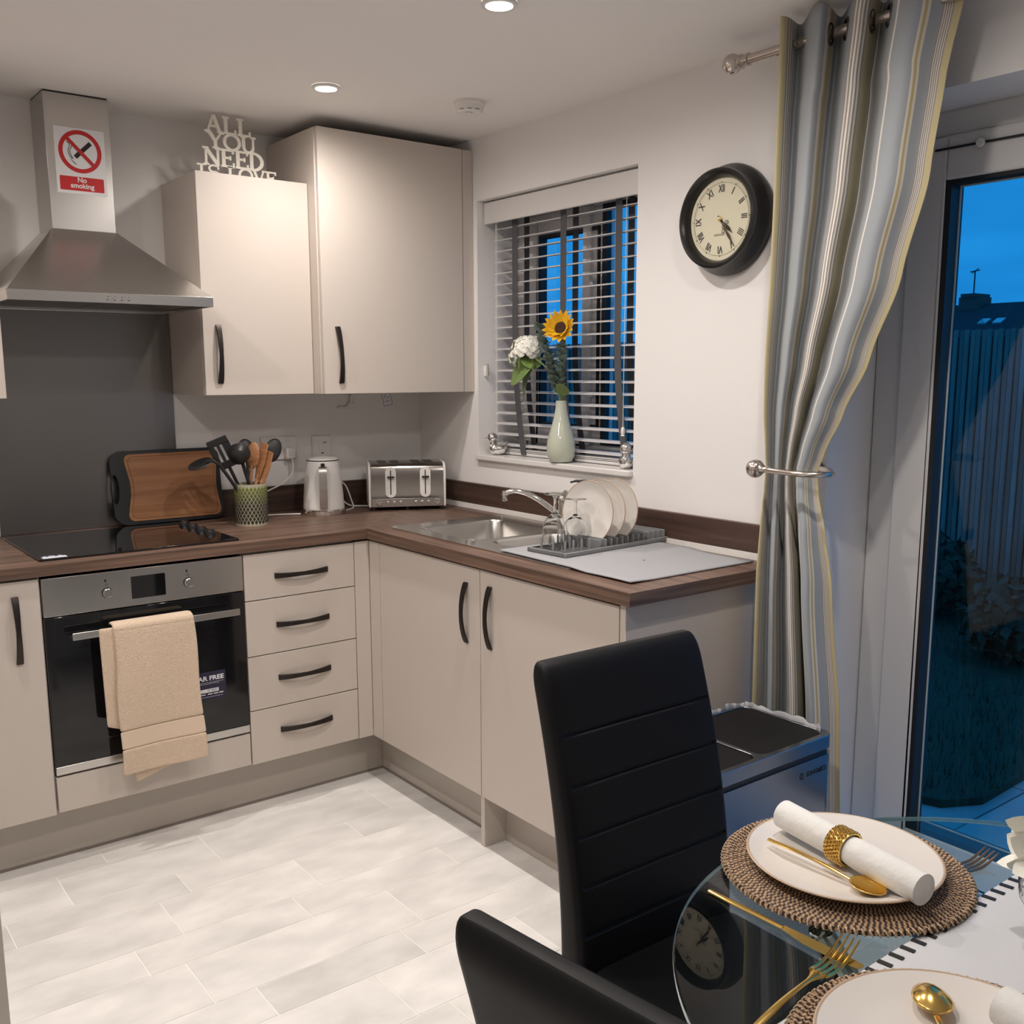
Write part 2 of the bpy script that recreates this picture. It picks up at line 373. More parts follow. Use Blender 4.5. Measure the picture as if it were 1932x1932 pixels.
oh = thing('oven_housing', 'taupe housing with blank panel under the built-in oven', 'cabinet', (-1.37, -.3, ZP))
m = MB(); m.box(-1.680, -1.6755, -.585, -.005, ZP, CT-.001); m.box(-1.0705, -1.0685, -.585, -.005, ZP, CT-.001); m.box(-1.6755, -1.0705, -.585, -.005, ZP, .25)
m.build('body', CARC, oh, smooth=False)
box(-1.675, -1.0715, DF, -.586, ZP+.004, .2535).build('blank_panel', CAB, oh, bevel=.0015)

ov = thing('oven', 'built-in steel and black glass oven under the hob', 'oven', (-1.373, -.59, .261))
OZ0, OZ1 = .2605, .8562
box(-1.672, -1.0735, -.585, -.06, OZ0, OZ1-.004).build('body', BLACKP, ov, smooth=False)
cp = box(-1.674, -1.0715, DF, -.586, .7415, OZ1).build('control_panel', STEEL, ov, bevel=.0015)
MB().prism(rrect(-1.424, -1.3215, .7635, .832, .002, 2), -.0012, 'xz', DF).build('display', BLACKG, cp)
for kx in (-1.4955, -1.2505):
    k = MB().lathe([(.0155,0),(.0155,.0015)], 28, (kx, DF, .793), '-y').build('knob_ring', BLACKP, cp)
    MB().lathe([(.0140,.0015),(.0138,.012),(.0125,.0135),(.0122,.0125),(.002,.0125)], 28, (kx, DF, .793), '-y').build('knob', SINKST, cp)
    m = MB(); m.box(kx-.0055, kx-.0005, DF-.0006, DF, .8255, .8335); m.box(kx-.004, kx+.004, DF-.0006, DF, .8155, .8165); m.box(kx-.004, kx+.004, DF-.0006, DF, .819, .8198)
    m.build('symbol', BLK, cp, smooth=False)
dg = box(-1.674, -1.0715, DF, -.586, .2865, .7385).build('door', DARKGL, ov, bevel=.0015)
box(-1.674, -1.0715, DF-.001, -.586, OZ0, .2855).build('lower_trim', STEEL, dg, bevel=.001)
hd = MB(); hd.box(-1.613, -1.108, DF-.052, DF-.022, .676, .683); hd.box(-1.613, -1.108, DF-.055, DF-.047, .676, .697)
hd.box(-1.585, -1.555, DF-.03, DF, .677, .6825); hd.box(-1.165, -1.135, DF-.03, DF, .677, .6825)
hd.build('handle', STEEL, dg, bevel=.0012)
st = box(-1.30, -1.146, DF-.0007, DF, .400, .492).build('sticker', NAVY, dg, smooth=False)
sp = bpy.context.view_layer
def st_text(body, size, x, z, m=PAPERW, **k): return add_text('lettering', body, size, m, dg, T(x, DF-.0008, z) @ FACE_Y, align='RIGHT', depth=.0003, **k)
st_text('2 YEAR FREE', .0205, -1.152, .470, bold=.0006, sx=1.14)
box(-1.245, -1.171, DF-.0011, DF-.0004, .424, .4355).build('number_bar', PAPERW, dg, smooth=False)
add_text('lettering', '07 8507', .0105, NAVY, dg, T(-1.174, DF-.0013, .4297) @ FACE_Y, align='RIGHT', depth=.0002)
for a, b in ((-1.245,-1.215),(-1.207,-1.192),(-1.188,-1.173),(-1.170,-1.156)): box(a, b, DF-.0010, DF-.0004, .4165, .4195).build('small_print', PAPERW, dg, smooth=False)
for zz, xx in ((.4565,-1.153),(.452,-1.168),(.4085,-1.158)): box(-1.245, xx, DF-.0010, DF-.0004, zz, zz+.0007).build('small_print', PAPERW, dg, smooth=False)

dw = thing('drawer_unit', 'taupe unit of four drawers right of the oven', 'drawers', (-.866, -.3, ZP))
carcass(-1.0675, -.6655, -.585, -.005, ZP, CT-.001, dw)
zs = [ZD, .7015, .513, .3275, ZP]
for i in range(4):
    f = box(-1.0672, -.6655, DF, -.586, zs[i+1]+.0015, zs[i]-.0015).build('drawer', CAB, dw, bevel=.0015)
    hz = [.777, .611, .428, .245][i]
    bow('handle', (-.963, DF, hz), (-.769, DF, hz), (0,-1,0), f)

cf = thing('corner_post', 'narrow taupe corner filler between drawers and sink cupboard', 'filler', (-.6, -.6, ZP))
box(-.663, DF, DF, -.586, ZP, ZD).build('strip', CAB, cf, bevel=.0012)
box(DF, -.586, -.674, DF-.0006, ZP, ZD).build('strip', CAB, cf, bevel=.0012)

# ------------------------------------------------------------------ base units along the right wall
sc_ = thing('sink_cabinet', 'taupe cupboard under the sink beside the corner filler', 'cabinet', (-.3, -.97, ZP))
m = MB(); m.box(-.585, -.02, -.70, -.684, ZP, CT-.001); m.box(-.585, -.02, -1.271, -1.256, ZP, CT-.001); m.box(-.585, -.02, -1.256, -.70, ZP, ZP+.018); m.box(-.036, -.02, -1.256, -.70, ZP+.018, .65)
m.build('body', CARC, sc_, smooth=False)
d = box(DF, -.586, -1.2715, -.677, ZP, ZD).build('door', CAB, sc_, bevel=.0015)
bow('handle', (DF, -1.2035, .808), (DF, -1.2035, .618), (-1,0,0), d)
ap = thing('appliance_cabinet', 'taupe door panel of built-in appliance behind the black chair', 'cabinet', (-.3, -1.57, ZP))
carcass(-.585, -.02, -1.873, -1.2785, ZP, CT-.03, ap)
d = box(DF, -.586, -1.874, -1.2748, ZP, ZD).build('door', CAB, ap, bevel=.0015)
bow('handle', (DF, -1.327, .815), (DF, -1.327, .623), (-1,0,0), d)
box(-.597, -.40, -1.278, -1.259, FZ, ZP-.001).build('support_post', CAB, ap, bevel=.001)
ep = tag(box(DF, -.001, -1.898, -1.8775, FZ, ZD+.006).build('end_panel', CAB, bevel=.0015), 'taupe end panel closing the run beside the metal bin', 'panel')
pl = tag(box(-2.279, -.5245, -.5244, -.509, FZ, ZP-.002).build('plinth', PLIN, bevel=.001), 'taupe plinth under the oven and drawers', 'plinth')
box(-2.279, -.5275, -.5275, -.5245, FZ, FZ+.008).build('seal', mat('plinth_seal', (.22,.19,.17), .5), pl)
pl = tag(box(-.5244, -.509, -1.2575, -.5095, FZ, ZP-.002).build('plinth', PLIN, bevel=.001), 'taupe plinth under the sink cupboard', 'plinth')
box(-.5275, -.5245, -1.2575, -.5275, FZ, FZ+.008).build('seal', MATS['plinth_seal'], pl)
pl = tag(box(-.515, -.500, -1.876, -1.279, FZ, ZP-.002).build('plinth', PLIN, bevel=.001), 'recessed taupe plinth right of the support post', 'plinth')

# ------------------------------------------------------------------ worktop (two runs, sink cut-out)
wt = thing('worktop', 'L-shaped dark walnut laminate worktop over the base units', 'worktop', (-.3, -.3, CT))
D = -.6183
m = MB(); m.prism([(-2.279,-.002),(-2.279,D),(D,D),(-.002,-.002)], H-CT, 'xy', CT); m.build('run', WOODX, wt, smooth=False, bevel=.002)
SB = (-.505, -.115, -1.262, -.705)   # cut-out x0 x1 y0 y1
m = MB()
m.prism([(D,D),(-.002,-.002),(-.002,SB[3]),(D,SB[3])][::1], H-CT, 'xy', CT)
m.box(D, SB[0], SB[2], SB[3], CT, H); m.box(SB[1], -.002, SB[2], SB[3], CT, H); m.box(D, -.002, -1.9236, SB[2], CT, H)
m.build('run', WOODY, wt, smooth=False)
box(D-.0004, -.002, -1.9252, -1.9237, CT, H).build('edging', WOODX, wt, smooth=False)
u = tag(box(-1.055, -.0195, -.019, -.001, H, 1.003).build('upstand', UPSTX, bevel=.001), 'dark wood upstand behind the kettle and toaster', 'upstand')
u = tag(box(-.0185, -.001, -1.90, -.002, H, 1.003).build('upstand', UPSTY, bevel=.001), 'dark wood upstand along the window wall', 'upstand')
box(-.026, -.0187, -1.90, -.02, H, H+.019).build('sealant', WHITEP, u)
sb = tag(box(-1.661, -1.0595, -.009, -.001, H+.001, 1.66).build('splashback', STEELD, bevel=.001), 'dark brushed steel splashback behind the hob', 'splashback')

# ------------------------------------------------------------------ sink and tap
sk = thing('sink', 'stainless steel one and a half bowl inset sink', 'sink', (-.32, -1.13, H))
def plate_with_holes(outer, holes, z, th):
    bm = bmesh.new(); allE = []
    for lp in [outer]+holes:
        vs = [bm.verts.new((a, b, z)) for a, b in lp]
        for i in range(len(vs)): allE.append(bm.edges.new((vs[i], vs[(i+1) % len(vs)])))
    bmesh.ops.triangle_fill(bm, use_beauty=True, use_dissolve=False, edges=allE)
    r = bmesh.ops.extrude_face_region(bm, geom=bm.faces[:]); bmesh.ops.translate(bm, verts=[g for g in r['geom'] if isinstance(g, bmesh.types.BMVert)], vec=(0,0,-th))
    bmesh.ops.recalc_face_normals(bm, faces=bm.faces)
    b = MB(); bm.verts.index_update(); b.v = [tuple(v.co) for v in bm.verts]; b.f = [tuple(v.index for v in f.verts) for f in bm.faces]; bm.free(); return b
b1 = (-.485, -.135, -1.075, -.725); b2 = (-.455, -.165, -1.245, -1.105)
outer = rrect(-.545, -.055, -1.605, -.645, .02)
plate_with_holes(outer, [rrect(*b1, .05), rrect(*b2, .05)], H+.004, .0034).build('rim', SINKST, sk)
def bowl(b, dep, nm):
    rings = []
    for off, z, r in ((0, H+.004, .05), (.004, H-.004, .05), (.012, H-dep+.03, .05), (.03, H-dep+.004, .06), (.05, H-dep, .06)):
        rings.append([(a, c, z) for a, c in rrect(b[0]+off, b[1]-off, b[2]+off, b[3]-off, max(r-off*.3, .015))])
    bw = MB().loft(rings, False, True).build(nm, SINKST, sk)
    MB().lathe([(.035, .0006),(.035,.003),(.03,.004),(.012,.002),(.001,.002)], 24, ((b[0]+b[1])/2, (b[2]+b[3])/2, H-dep)).build('drain', CHROME, bw)
bowl(b1, .155, 'main_bowl'); bowl(b2, .115, 'half_bowl')
MB().lathe([(.016,.0042),(.016,.010),(.014,.013),(.008,.014),(.001,.0135)], 24, (-.508, -1.088, H)).build('waste_control', CHROME, sk)
MB().lathe([(.004,.004),(.004,.012),(.001,.013)], 12, (-.10, -.715, H)).build('overflow_stud', CHROME, sk)
for i in range(6): box(-.47+i*.06, -.455+i*.06, -1.585, -1.29, H+.0042, H+.0055).build('drainer_rib', SINKST, sk, bevel=.0006)
tp = thing('mixer_tap', 'chrome mixer tap with long swan spout behind the wine glasses', 'tap', (-.095, -1.02, H+.004))
MB().lathe([(.027,0),(.027,.006),(.022,.010),(.021,.085),(.023,.09),(.023,.105),(.017,.112),(.001,.113)], 28, (-.095, -1.02, H+.0045)).build('body', CHROME, tp)
sp0 = Vector((-.10, -1.005, H+.048)); sp1 = Vector((-.235, -.872, H+.128)); pts = []
for i in range(15):
    t = i/14; q = sp0.lerp(sp1, t); q.z = H+.045 + .087*math.sin(min(1, t*1.12)*PI/2) - (.008*max(0, t-.85)/.15); pts.append(q)
MB().tube(pts, [.0105-.002*t/14 for t in range(15)], 14).build('spout', CHROME, tp)
e = pts[-1]; MB().lathe([(.0105,-.028),(.0115,-.026),(.0115,-.006),(.0095,.006),(.001,.007)], 18, (e.x-.003, e.y+.003, e.z+.0)).build('aerator', CHROME, tp)
lv = MB().tube([(-.095,-1.02,H+.115),(-.10,-1.03,H+.128),(-.125,-1.06,H+.139),(-.155,-1.095,H+.143)], [.013,.010,.008,.007], 12, flat=.6); lv.build('lever', CHROME, tp)

tp.location.x += .012; tp.location.y -= .03

# ------------------------------------------------------------------ wall cabinets
CB = 1.3648
w1 = thing('wall_cabinet', 'shorter taupe wall cupboard beside the hood, words standing on top', 'cabinet', (-.857, -.16, CB))
box(-1.0585, -.6600, -.313, -.001, CB, 2.0925).build('body', CAB, w1, bevel=.001)
d = box(-1.0585, -.6600, -.3324, -.3138, CB, 2.0925).build('door', CAB, w1, bevel=.0015)
bow('handle', (-1.007, -.3324, 1.600), (-1.007, -.3324, 1.404), (0,-1,0), d)
w2 = thing('wall_cabinet', 'tall deep taupe wall cupboard next to the window', 'cabinet', (-.33, -.2, CB))
box(-.6585, -.0015, -.387, -.001, CB, 2.2725).build('body', CAB, w2, bevel=.001)
d = box(-.6545, -.0512, -.406, -.3878, CB, 2.2725).build('door', CAB, w2, bevel=.0015)
box(-.0485, -.0015, -.404, -.3878, CB, 2.2725).build('filler', CAB, w2, bevel=.001)
bow('handle', (-.598, -.406, 1.602), (-.588, -.406, 1.402), (0,-1,0), d)
w3 = thing('wall_cabinet', 'taupe wall cupboard at the left picture edge by the hood', 'cabinet', (-1.97, -.16, CB))
box(-2.268, -1.6705, -.313, -.001, CB, 2.0925).build('body', CAB, w3, bevel=.001)
d = box(-2.268, -1.6705, -.3324, -.3138, CB, 2.0925).build('door', CAB, w3, bevel=.0015)
bow('handle', (-2.21, -.3324, 1.600), (-2.21, -.3324, 1.404), (0,-1,0), d)
tl = thing('tall_cabinet', 'taupe tall cabinet side at the left edge of the floor', 'cabinet', (-2.37, -1.7, 0))
box(-2.66, -2.061, -1.98, -1.42, FZ, 2.1).build('body', CARC, tl, bevel=.001)
box(-2.66, -2.061, -2.0, -1.981, FZ, 2.1).build('side_panel', CAB, tl, bevel=.001)

# ------------------------------------------------------------------ cooker hood
hx0, hx1, hy = -1.6785, -1.0795, -.4898
hd = thing('cooker_hood', 'brushed steel chimney cooker hood over the hob', 'hood', (-1.375, -.2, 1.647))
box(-1.4674, -1.2696, -.1641, -.0015, 1.885, 2.3075).build('chimney', STEEL, hd, bevel=.0015)
box(-1.464, -1.273, -.161, -.0015, 2.3076, 2.3128).build('shadow_gap', GASK, hd)
r0 = [(hx0,hy,1.6775),(hx1,hy,1.6775),(hx1,-.001,1.6775),(hx0,-.001,1.6775)]
r1 = [(-1.4690,-.1665,1.8945),(-1.2680,-.1665,1.8945),(-1.2680,-.001,1.8945),(-1.4690,-.001,1.8945)]
MB().loft([r0, r1]).build('canopy', STEEL, hd, smooth=False, bevel=.001)
m = MB(); m.box(hx0, hx1, hy, hy+.006, 1.6469, 1.677); m.box(hx0, hx0+.006, hy+.006, -.0015, 1.6469, 1.677); m.box(hx1-.006, hx1, hy+.006, -.0015, 1.6469, 1.677); m.box(hx0+.006, hx1-.006, -.012, -.0015, 1.6469, 1.677)
rim = m.build('rim', STEEL, hd, smooth=False, bevel=.001)
for a in (hx0+.012, (hx0+hx1)/2+.003): box(a, a+(hx1-hx0)/2-.015, hy+.02, -.03, 1.656, 1.664).build('grease_filter', mat('filter_mesh', (.34,.32,.31), .4, 1., bump=((200,200,10), .6, .002)), hd, bevel=.001)
for i in range(4):
    MB().lathe([(.0042,0),(.0042,.003),(.003,.004),(.0005,.004)], 14, (-1.405+i*.0205, hy, 1.6655), '-y').build('button', CHROME, hd)
    box(-1.407+i*.0205, -1.402+i*.0205, hy-.0004, hy+.001, 1.6555, 1.6575).build('symbol', BLK, hd, smooth=False)

# ------------------------------------------------------------------ no smoking sign on the chimney
ns = thing('no_smoking_sign', 'white and red No smoking sign on the steel chimney', 'sign', (-1.3665, -.1645, 2.107))
FY = -.1646
def flat_y(mb, name, m, out): return mb.xf(T(-1.3665, FY-out, 2.107) @ FACE_Y).build(name, m, ns, smooth=False)
def rectp(a0, a1, b0, b1, th=.0004): return MB().box(a0, a1, b0, b1, 0, th)
flat_y(rectp(-.0765, .0765, -.1005, .1005, .0009), 'plate', PAPERW, 0)
m = MB(); N = 48; rc = (.0, .030)
def ringm(cx, cy, r0, r1, n=48):
    mb = MB(); a = [(cx+r1*math.cos(2*PI*k/n), cy+r1*math.sin(2*PI*k/n), 0) for k in range(n)]; b = [(cx+r0*math.cos(2*PI*k/n), cy+r0*math.sin(2*PI*k/n), 0) for k in range(n)]
    A = [(x,y,.0005) for x,y,_ in a]; B = [(x,y,.0005) for x,y,_ in b]
    return mb.loft([b, a, A, B, b], False, False)
flat_y(ringm(*rc, .0525, .0655), 'prohibition_ring', RED, .001)
def barp(p0, p1, w, th=.0005):
    p0, p1 = Vector(p0), Vector(p1); t = (p1-p0).normalized(); n = Vector((-t.y, t.x))*w/2
    q = [p0+n, p0-n, p1-n, p1+n]; return MB().prism([(a.x, a.y) for a in q], th)
flat_y(barp((-.016,.012), (.033,.063-.004), .013), 'cigarette', BLK, .001)
flat_y(barp((-.042,.072), (.042,-.012), .0115), 'slash', RED, .0016)
flat_y(barp((-.0205,.0035), (-.0155,.0085), .0125).add(*(lambda b: (b.v, b.f))(barp((-.026,-.002), (-.0235,.0005), .0125))), 'cigarette_tip', PAPERW, .001)
for off in (0, .0065, .012):
    pth = [(-.040+off, .058-off*.15, 0), (-.033+off, .053, 0), (-.031+off, .045, 0), (-.036+off*.9, .034, 0), (-.037+off*.9, .025, 0), (-.032+off*.8, .014, 0), (-.025+off*.6, .006, 0)]
    if off > .01: pth = pth[:3]
    flat_y(MB().tube(pth, .0011, 6), 'smoke_line', BLK, .001)
for off in (0, .005): flat_y(barp((-.030+off,.004-off), (-.018+off,-.006-off), .0016), 'smoke_line', BLK, .0012)
flat_y(MB().prism(rrect(-.0672, .0672, -.0905, -.0475, .003, 3), .0005), 'caption_panel', RED, .001)
add_text('lettering', 'No', .0215, PAPERW, ns, T(-1.3665, FY-.0018, 2.107-.0575) @ FACE_Y, depth=.0003, bold=.0005)
add_text('lettering', 'smoking', .0215, PAPERW, ns, T(-1.3665, FY-.0018, 2.107-.0755) @ FACE_Y, depth=.0003, bold=.0005)

# ------------------------------------------------------------------ ALL YOU NEED IS LOVE cut-out
wd = thing('word_sign', 'cream cut-out words ALL YOU NEED IS LOVE on wall cupboard', 'sign', (-.87, -.215, 2.0925))
def letter_polys(ch, h, w):
    """list of strokes in a 0..w x 0..h cell with slab serifs"""
    s = .215*h; t = .12*h; P = []
    def st(x0, y0, x1, y1, wd): P.append(('bar', (x0, y0), (x1, y1), wd))
    def serif(x, y, l): P.append(('bar', (x-l/2, y), (x+l/2, y), t))
    def arc(cx, cy, rx, ry, a0, a1, w0, w1): P.append(('arc', cx, cy, rx, ry, a0, a1, w0, w1))
    if ch == 'A': st(.12*w, 0, .5*w, h, t*1.1); st(.86*w, 0, .5*w, h, s); st(.25*w, .36*h, .75*w, .36*h, t); serif(.12*w, t/2, .3*w); serif(.86*w, t/2, .32*w)
    if ch == 'L': st(.3*w, 0, .3*w, h, s); serif(.3*w, h-t/2, .42*w); st(.08*w, t/2, .92*w, t/2, t); st(.9*w, 0, .9*w, .3*h, t)
    if ch == 'Y': st(.5*w, 0, .5*w, .48*h, s); st(.5*w, .45*h, .14*w, h, s); st(.5*w, .45*h, .88*w, h, t*1.1); serif(.5*w, t/2, .4*w); serif(.12*w, h-t/2, .34*w); serif(.88*w, h-t/2, .3*w)
    if ch == 'O': arc(.5*w, .5*h, .42*w, .45*h, 0, 360, s*.95, t*1.2)
    if ch == 'U': st(.22*w, .35*h, .22*w, h, s); st(.8*w, .35*h, .8*w, h, t*1.2); arc(.51*w, .36*h, .29*w, .32*h, 180, 360, s*.9, t*1.2); serif(.22*w, h-t/2, .4*w); serif(.8*w, h-t/2, .34*w)
    if ch == 'N': st(.18*w, 0, .18*w, h, t*1.2); st(.84*w, 0, .84*w, h, t*1.2); st(.18*w, .95*h, .84*w, .05*h, s); serif(.18*w, t/2, .34*w); serif(.16*w, h-t/2, .34*w); serif(.84*w, h-t/2, .34*w)
    if ch == 'E': st(.26*w, 0, .26*w, h, s); st(.08*w, t/2, .9*w, t/2, t); st(.08*w, h-t/2, .88*w, h-t/2, t); st(.26*w, .52*h, .68*w, .52*h, t); st(.9*w, 0, .9*w, .27*h, t); st(.87*w, .75*h, .87*w, h, t); st(.68*w, .4*h, .68*w, .64*h, t)
    if ch == 'D': st(.22*w, 0, .22*w, h, s); serif(.2*w, t/2, .4*w); serif(.2*w, h-t/2, .4*w); arc(.3*w, .5*h, .55*w, .46*h, -90, 90, s, t)
    if ch == 'I': st(.5*w, 0, .5*w, h, s); serif(.5*w, t/2, .8*w); serif(.5*w, h-t/2, .8*w)
    if ch == 'S': arc(.5*w, .72*h, .32*w, .24*h, 40, 270, s*.75, t*1.2); arc(.5*w, .26*h, .36*w, .24*h, -140, 90, s*.75, t*1.2); st(.78*w, .68*h, .78*w, .92*h, t); st(.16*w, .06*h, .16*w, .32*h, t)
    if ch == 'V': st(.5*w, 0, .14*w, h, s); st(.5*w, 0, .86*w, h, t*1.1); serif(.14*w, h-t/2, .34*w); serif(.86*w, h-t/2, .3*w)
    return P
LC = [0]
def letter(ch, x, z, h, w, parent):
    mb = MB(); LC[0] += 1; th = .006+.00006*(LC[0] % 5)
    for p in letter_polys(ch, h, w):
        th += .00035
        if p[0] == 'bar':
            b = barp(p[1], p[2], p[3], th); mb.add(b.v, b.f)
        else:
            _, cx, cy, rx, ry, a0, a1, w0, w1 = p; n = 22; ri, ro = [], []
            for k in range(n+1):
                a = math.radians(a0+(a1-a0)*k/n); wv = w1 + (w0-w1)*abs(math.cos(a))
                ri.append((cx+(rx-wv/2)*math.cos(a), cy+(ry-wv/2)*math.sin(a))); ro.append((cx+(rx+wv/2)*math.cos(a), cy+(ry+wv/2)*math.sin(a)))
            for k in range(n):
                b = MB().prism([ri[k], ro[k], ro[k+1], ri[k+1]], th); mb.add(b.v, b.f)
    mb.xf(T(x, -.212, z) @ FACE_Y); return mb.build('letter', CREAM, parent, smooth=False)
for word, x0, x1, z0, z1 in (('ALL', -.972, -.812, 2.2445, 2.302), ('YOU', -.968, -.795, 2.1925, 2.2475), ('NEED', -.985, -.768, 2.136, 2.196), ('IS', -1.012, -.925, 2.085+.0085, 2.139), ('LOVE', -.905, -.722, 2.085+.0085, 2.1395)):
    wts = [{'I': .62, 'S': .8, 'E': .9, 'L': .92, 'O': 1.08, 'N': 1.05}.get(c, 1.) for c in word]; tot = sum(wts); x = x0
    for c, wv in zip(word, wts):
        w = (x1-x0)*wv/tot; letter(c, x, z0, z1-z0, w*1.06, wd); x += w
box(-.99, -.72, -.222, -.206, 2.0926, 2.0945).build('foot_strip', CREAM, wd)

# ------------------------------------------------------------------ hob
hb = thing('hob', 'black glass electric hob with knobs, white label at front corner', 'hob', (-1.37, -.33, H))
MB().prism(rrect(-1.668, -1.064, -.575, -.085, .006, 3), .006, 'xy', H+.0003).build('glass_plate', BLACKG, hb, bevel=.001)
for i in range(4):
    MB().lathe([(.018,0),(.017,.007),(.015,.013),(.013,.014),(.001,.014)], 24, (-1.100, -.165-i*.082, H+.0063)).build('knob', BLACKP, hb)
    box(-1.1025, -1.0975, -.165-i*.082-.002, -.165-i*.082+.014, H+.0203, H+.0207).build('knob_mark', CHROME, hb, smooth=False)
box(-1.655, -1.588, -.565, -.538, H+.0063, H+.0067).build('label', mat('hob_label', (.75,.78,.85), .4), hb, smooth=False)
box(-1.655, -1.588, -.538, -.518, H+.0063, H+.0066).build('label_band', NAVY, hb, smooth=False)
for a, b_ in ((-1.648,-1.640),(-1.634,-1.616),(-1.606,-1.597)): box(a, b_, -.534, -.526, H+.0066, H+.0069).build('small_print', MATS['hob_label'], hb, smooth=False)

# ------------------------------------------------------------------ chopping board leaning on the splashback
cb = thing('chopping_board', 'bamboo chopping board with black handle rim leaning behind hob', 'board', (-1.09, -.09, H+.007))
CBM = T(-1.116, -.062, H+.0068) @ Matrix.Rotation(math.radians(-7.5), 4, 'X') @ Matrix(((1,0,0,0),(0,0,-1,0),(0,1,0,0),(0,0,0,1)))
bo = rrect(-.175, .205, 0, .262, .035, 8); outl = []
for a, b in bo:
    if a < -.12: a -= .028*math.sin(PI*b/.262)**.8
    outl.append((a, b))
hole = [(-.178+.014*math.cos(2*PI*k/24), .128+.052*math.sin(2*PI*k/24)) for k in range(24)]
pb = plate_with_holes(outl, [hole], 0, .012); pb.xf(CBM).build('rim', BLACKP, cb, bevel=.002)
inn = []
for a, b in rrect(-.140, .196, .012, .250, .022, 6):
    inn.append((a, b))
ins = []
for k, (a, b) in enumerate(rrect(-.142, .196, .012, .250, .024, 8)):
    ins.append((a, b))
def wav(a, b):
    if a < 0: return (a + .016*math.sin(PI*(b-.012)/.238)**2, b)
    return (a - .010*math.sin(PI*(b-.012)/.238)**2, b)
ins2 = []
for i, p in enumerate(ins):
    q = ins[(i+1) % len(ins)]; n = 8 if abs(p[1]-q[1]) > .08 else 1
    for k in range(n): ins2.append(wav(p[0]+(q[0]-p[0])*k/n, p[1]+(q[1]-p[1])*k/n))
MB().prism(ins2, .0022, 'xy', .0002).xf(CBM).build('bamboo_face', BAMBOO, cb, bevel=.001)
cx0, cy0 = .027, .131
gr = [((a-cx0)*.93+cx0, (b-cy0)*.92+cy0, .0024) for a, b in ins2]
MB().tube([tuple(p) for p in gr], .0012, 6, closed=True).xf(CBM).build('juice_groove', mat('groove', (.22,.09,.035), .5), cb)

# ------------------------------------------------------------------ utensil pot + utensils
POT = (-.888, -.262)
pt = thing('utensil_pot', 'green mosaic glass pot holding cooking utensils', 'pot', (*POT, H))
pm = mat('mosaic', (.1,.1,.1), .2)
n = pm.node_tree; b = n.nodes['Principled BSDF']; tcn = n.nodes.new('ShaderNodeTexCoord'); sx = n.nodes.new('ShaderNodeSeparateXYZ'); cr = n.nodes.new('ShaderNodeValToRGB')
mr = n.nodes.new('ShaderNodeMapRange'); mr.inputs['From Min'].default_value = 0; mr.inputs['From Max'].default_value = .16
n.links.new(tcn.outputs['Object'], sx.inputs[0]); n.links.new(sx.outputs['Z'], mr.inputs['Value']); n.links.new(mr.outputs['Result'], cr.inputs['Fac']); n.links.new(cr.outputs['Color'], b.inputs['Base Color'])
cr.color_ramp.elements[0].position = .45; cr.color_ramp.elements[0].color = (.03,.028,.02,1); cr.color_ramp.elements[1].position = .95; cr.color_ramp.elements[1].color = (.20,.25,.035,1)
PR, PH = .057, .148
prof = [(PR-.001,0),(PR-.001,PH),(PR-.006,PH),(PR-.006,.008),(.001,.008)]
MB().lathe(prof, 40).build('wall', mat('grout_silver', (.62,.60,.45), .3, .5), pt).location = (0,0,0)
tm = MB(); dw_, dh_ = 2*PI*(PR+.0003)/26, .0118
for r in range(12):
    for k in range(26):
        a = 2*PI*(k+.5*(r % 2))/26; zc = .008+dh_*(r+.5)*1.0
        if zc+.009 > PH: continue
        R_ = PR+.0004; q = []
        for da, dz in ((0,-.0088),(.40*2*PI/26,0),(0,.0088),(-.40*2*PI/26,0)): q.append((R_*math.cos(a+da), R_*math.sin(a+da), zc+dz))
        tm.add(q+[(R_*1.022*math.cos(a), R_*1.022*math.sin(a), zc)], [(0,1,4),(1,2,4),(2,3,4),(3,0,4)])
o = tm.build('mosaic_chip', pm, pt, smooth=False); o['kind'] = 'stuff'; o.location = (0,0,0)
def uten(name, label, cat, base, top, build):
    t = thing(name, label, cat, (POT[0]+base[0], POT[1]+base[1], H+.009), group='utensils standing in the mosaic pot')
    b0 = Vector((0,0,0)); v = Vector((top[0]-base[0], top[1]-base[1], top[2]-.009))
    L = v.length; zv = v.normalized(); xv = (rt-zv*rt.dot(zv)).normalized(); yv = zv.cross(xv); q = Matrix((xv, yv, zv)).transposed().to_4x4(); build(t, L, q); return t
def put(mb, q, name, m, t, **k):
    mb.xf(q); o = mb.build(name, m, t, **k); o.location = (0,0,0); return o
def camrot(a): return Matrix.Rotation(math.radians(a), 4, 'Z')
def spatula(t, L, q):
    put(MB().tube([(0,0,0),(0,0,L*.66)], .006, 10), q, 'handle', BLACKS, t)
    m = MB()
    for a0, a1 in ((-.036,-.018),(-.009,.002),(.011,.036)): m.box(a0, a1, -.002, .002, L*.74, L*.93)
    m.box(-.036, .036, -.002, .002, L*.93, L); m.box(-.030, .036, -.002, .002, L*.66, L*.74); put(m, q @ camrot(20), 'blade', BLACKS, t, bevel=.002)
def ladle(t, L, q):
    put(MB().tube([(0,0,0),(0,0,L*.78)], .0065, 10), q, 'handle', BLACKS, t)
    m = MB(); m.lathe([(.001,-.037),(.016,-.034),(.030,-.024),(.037,-.006),(.039,.006),(.037,.006),(.030,-.018),(.001,-.032)], 28)
    put(m, q @ T(0,-.004,L*.88) @ Matrix.Rotation(math.radians(-75), 4, 'X'), 'bowl', BLACKS, t)
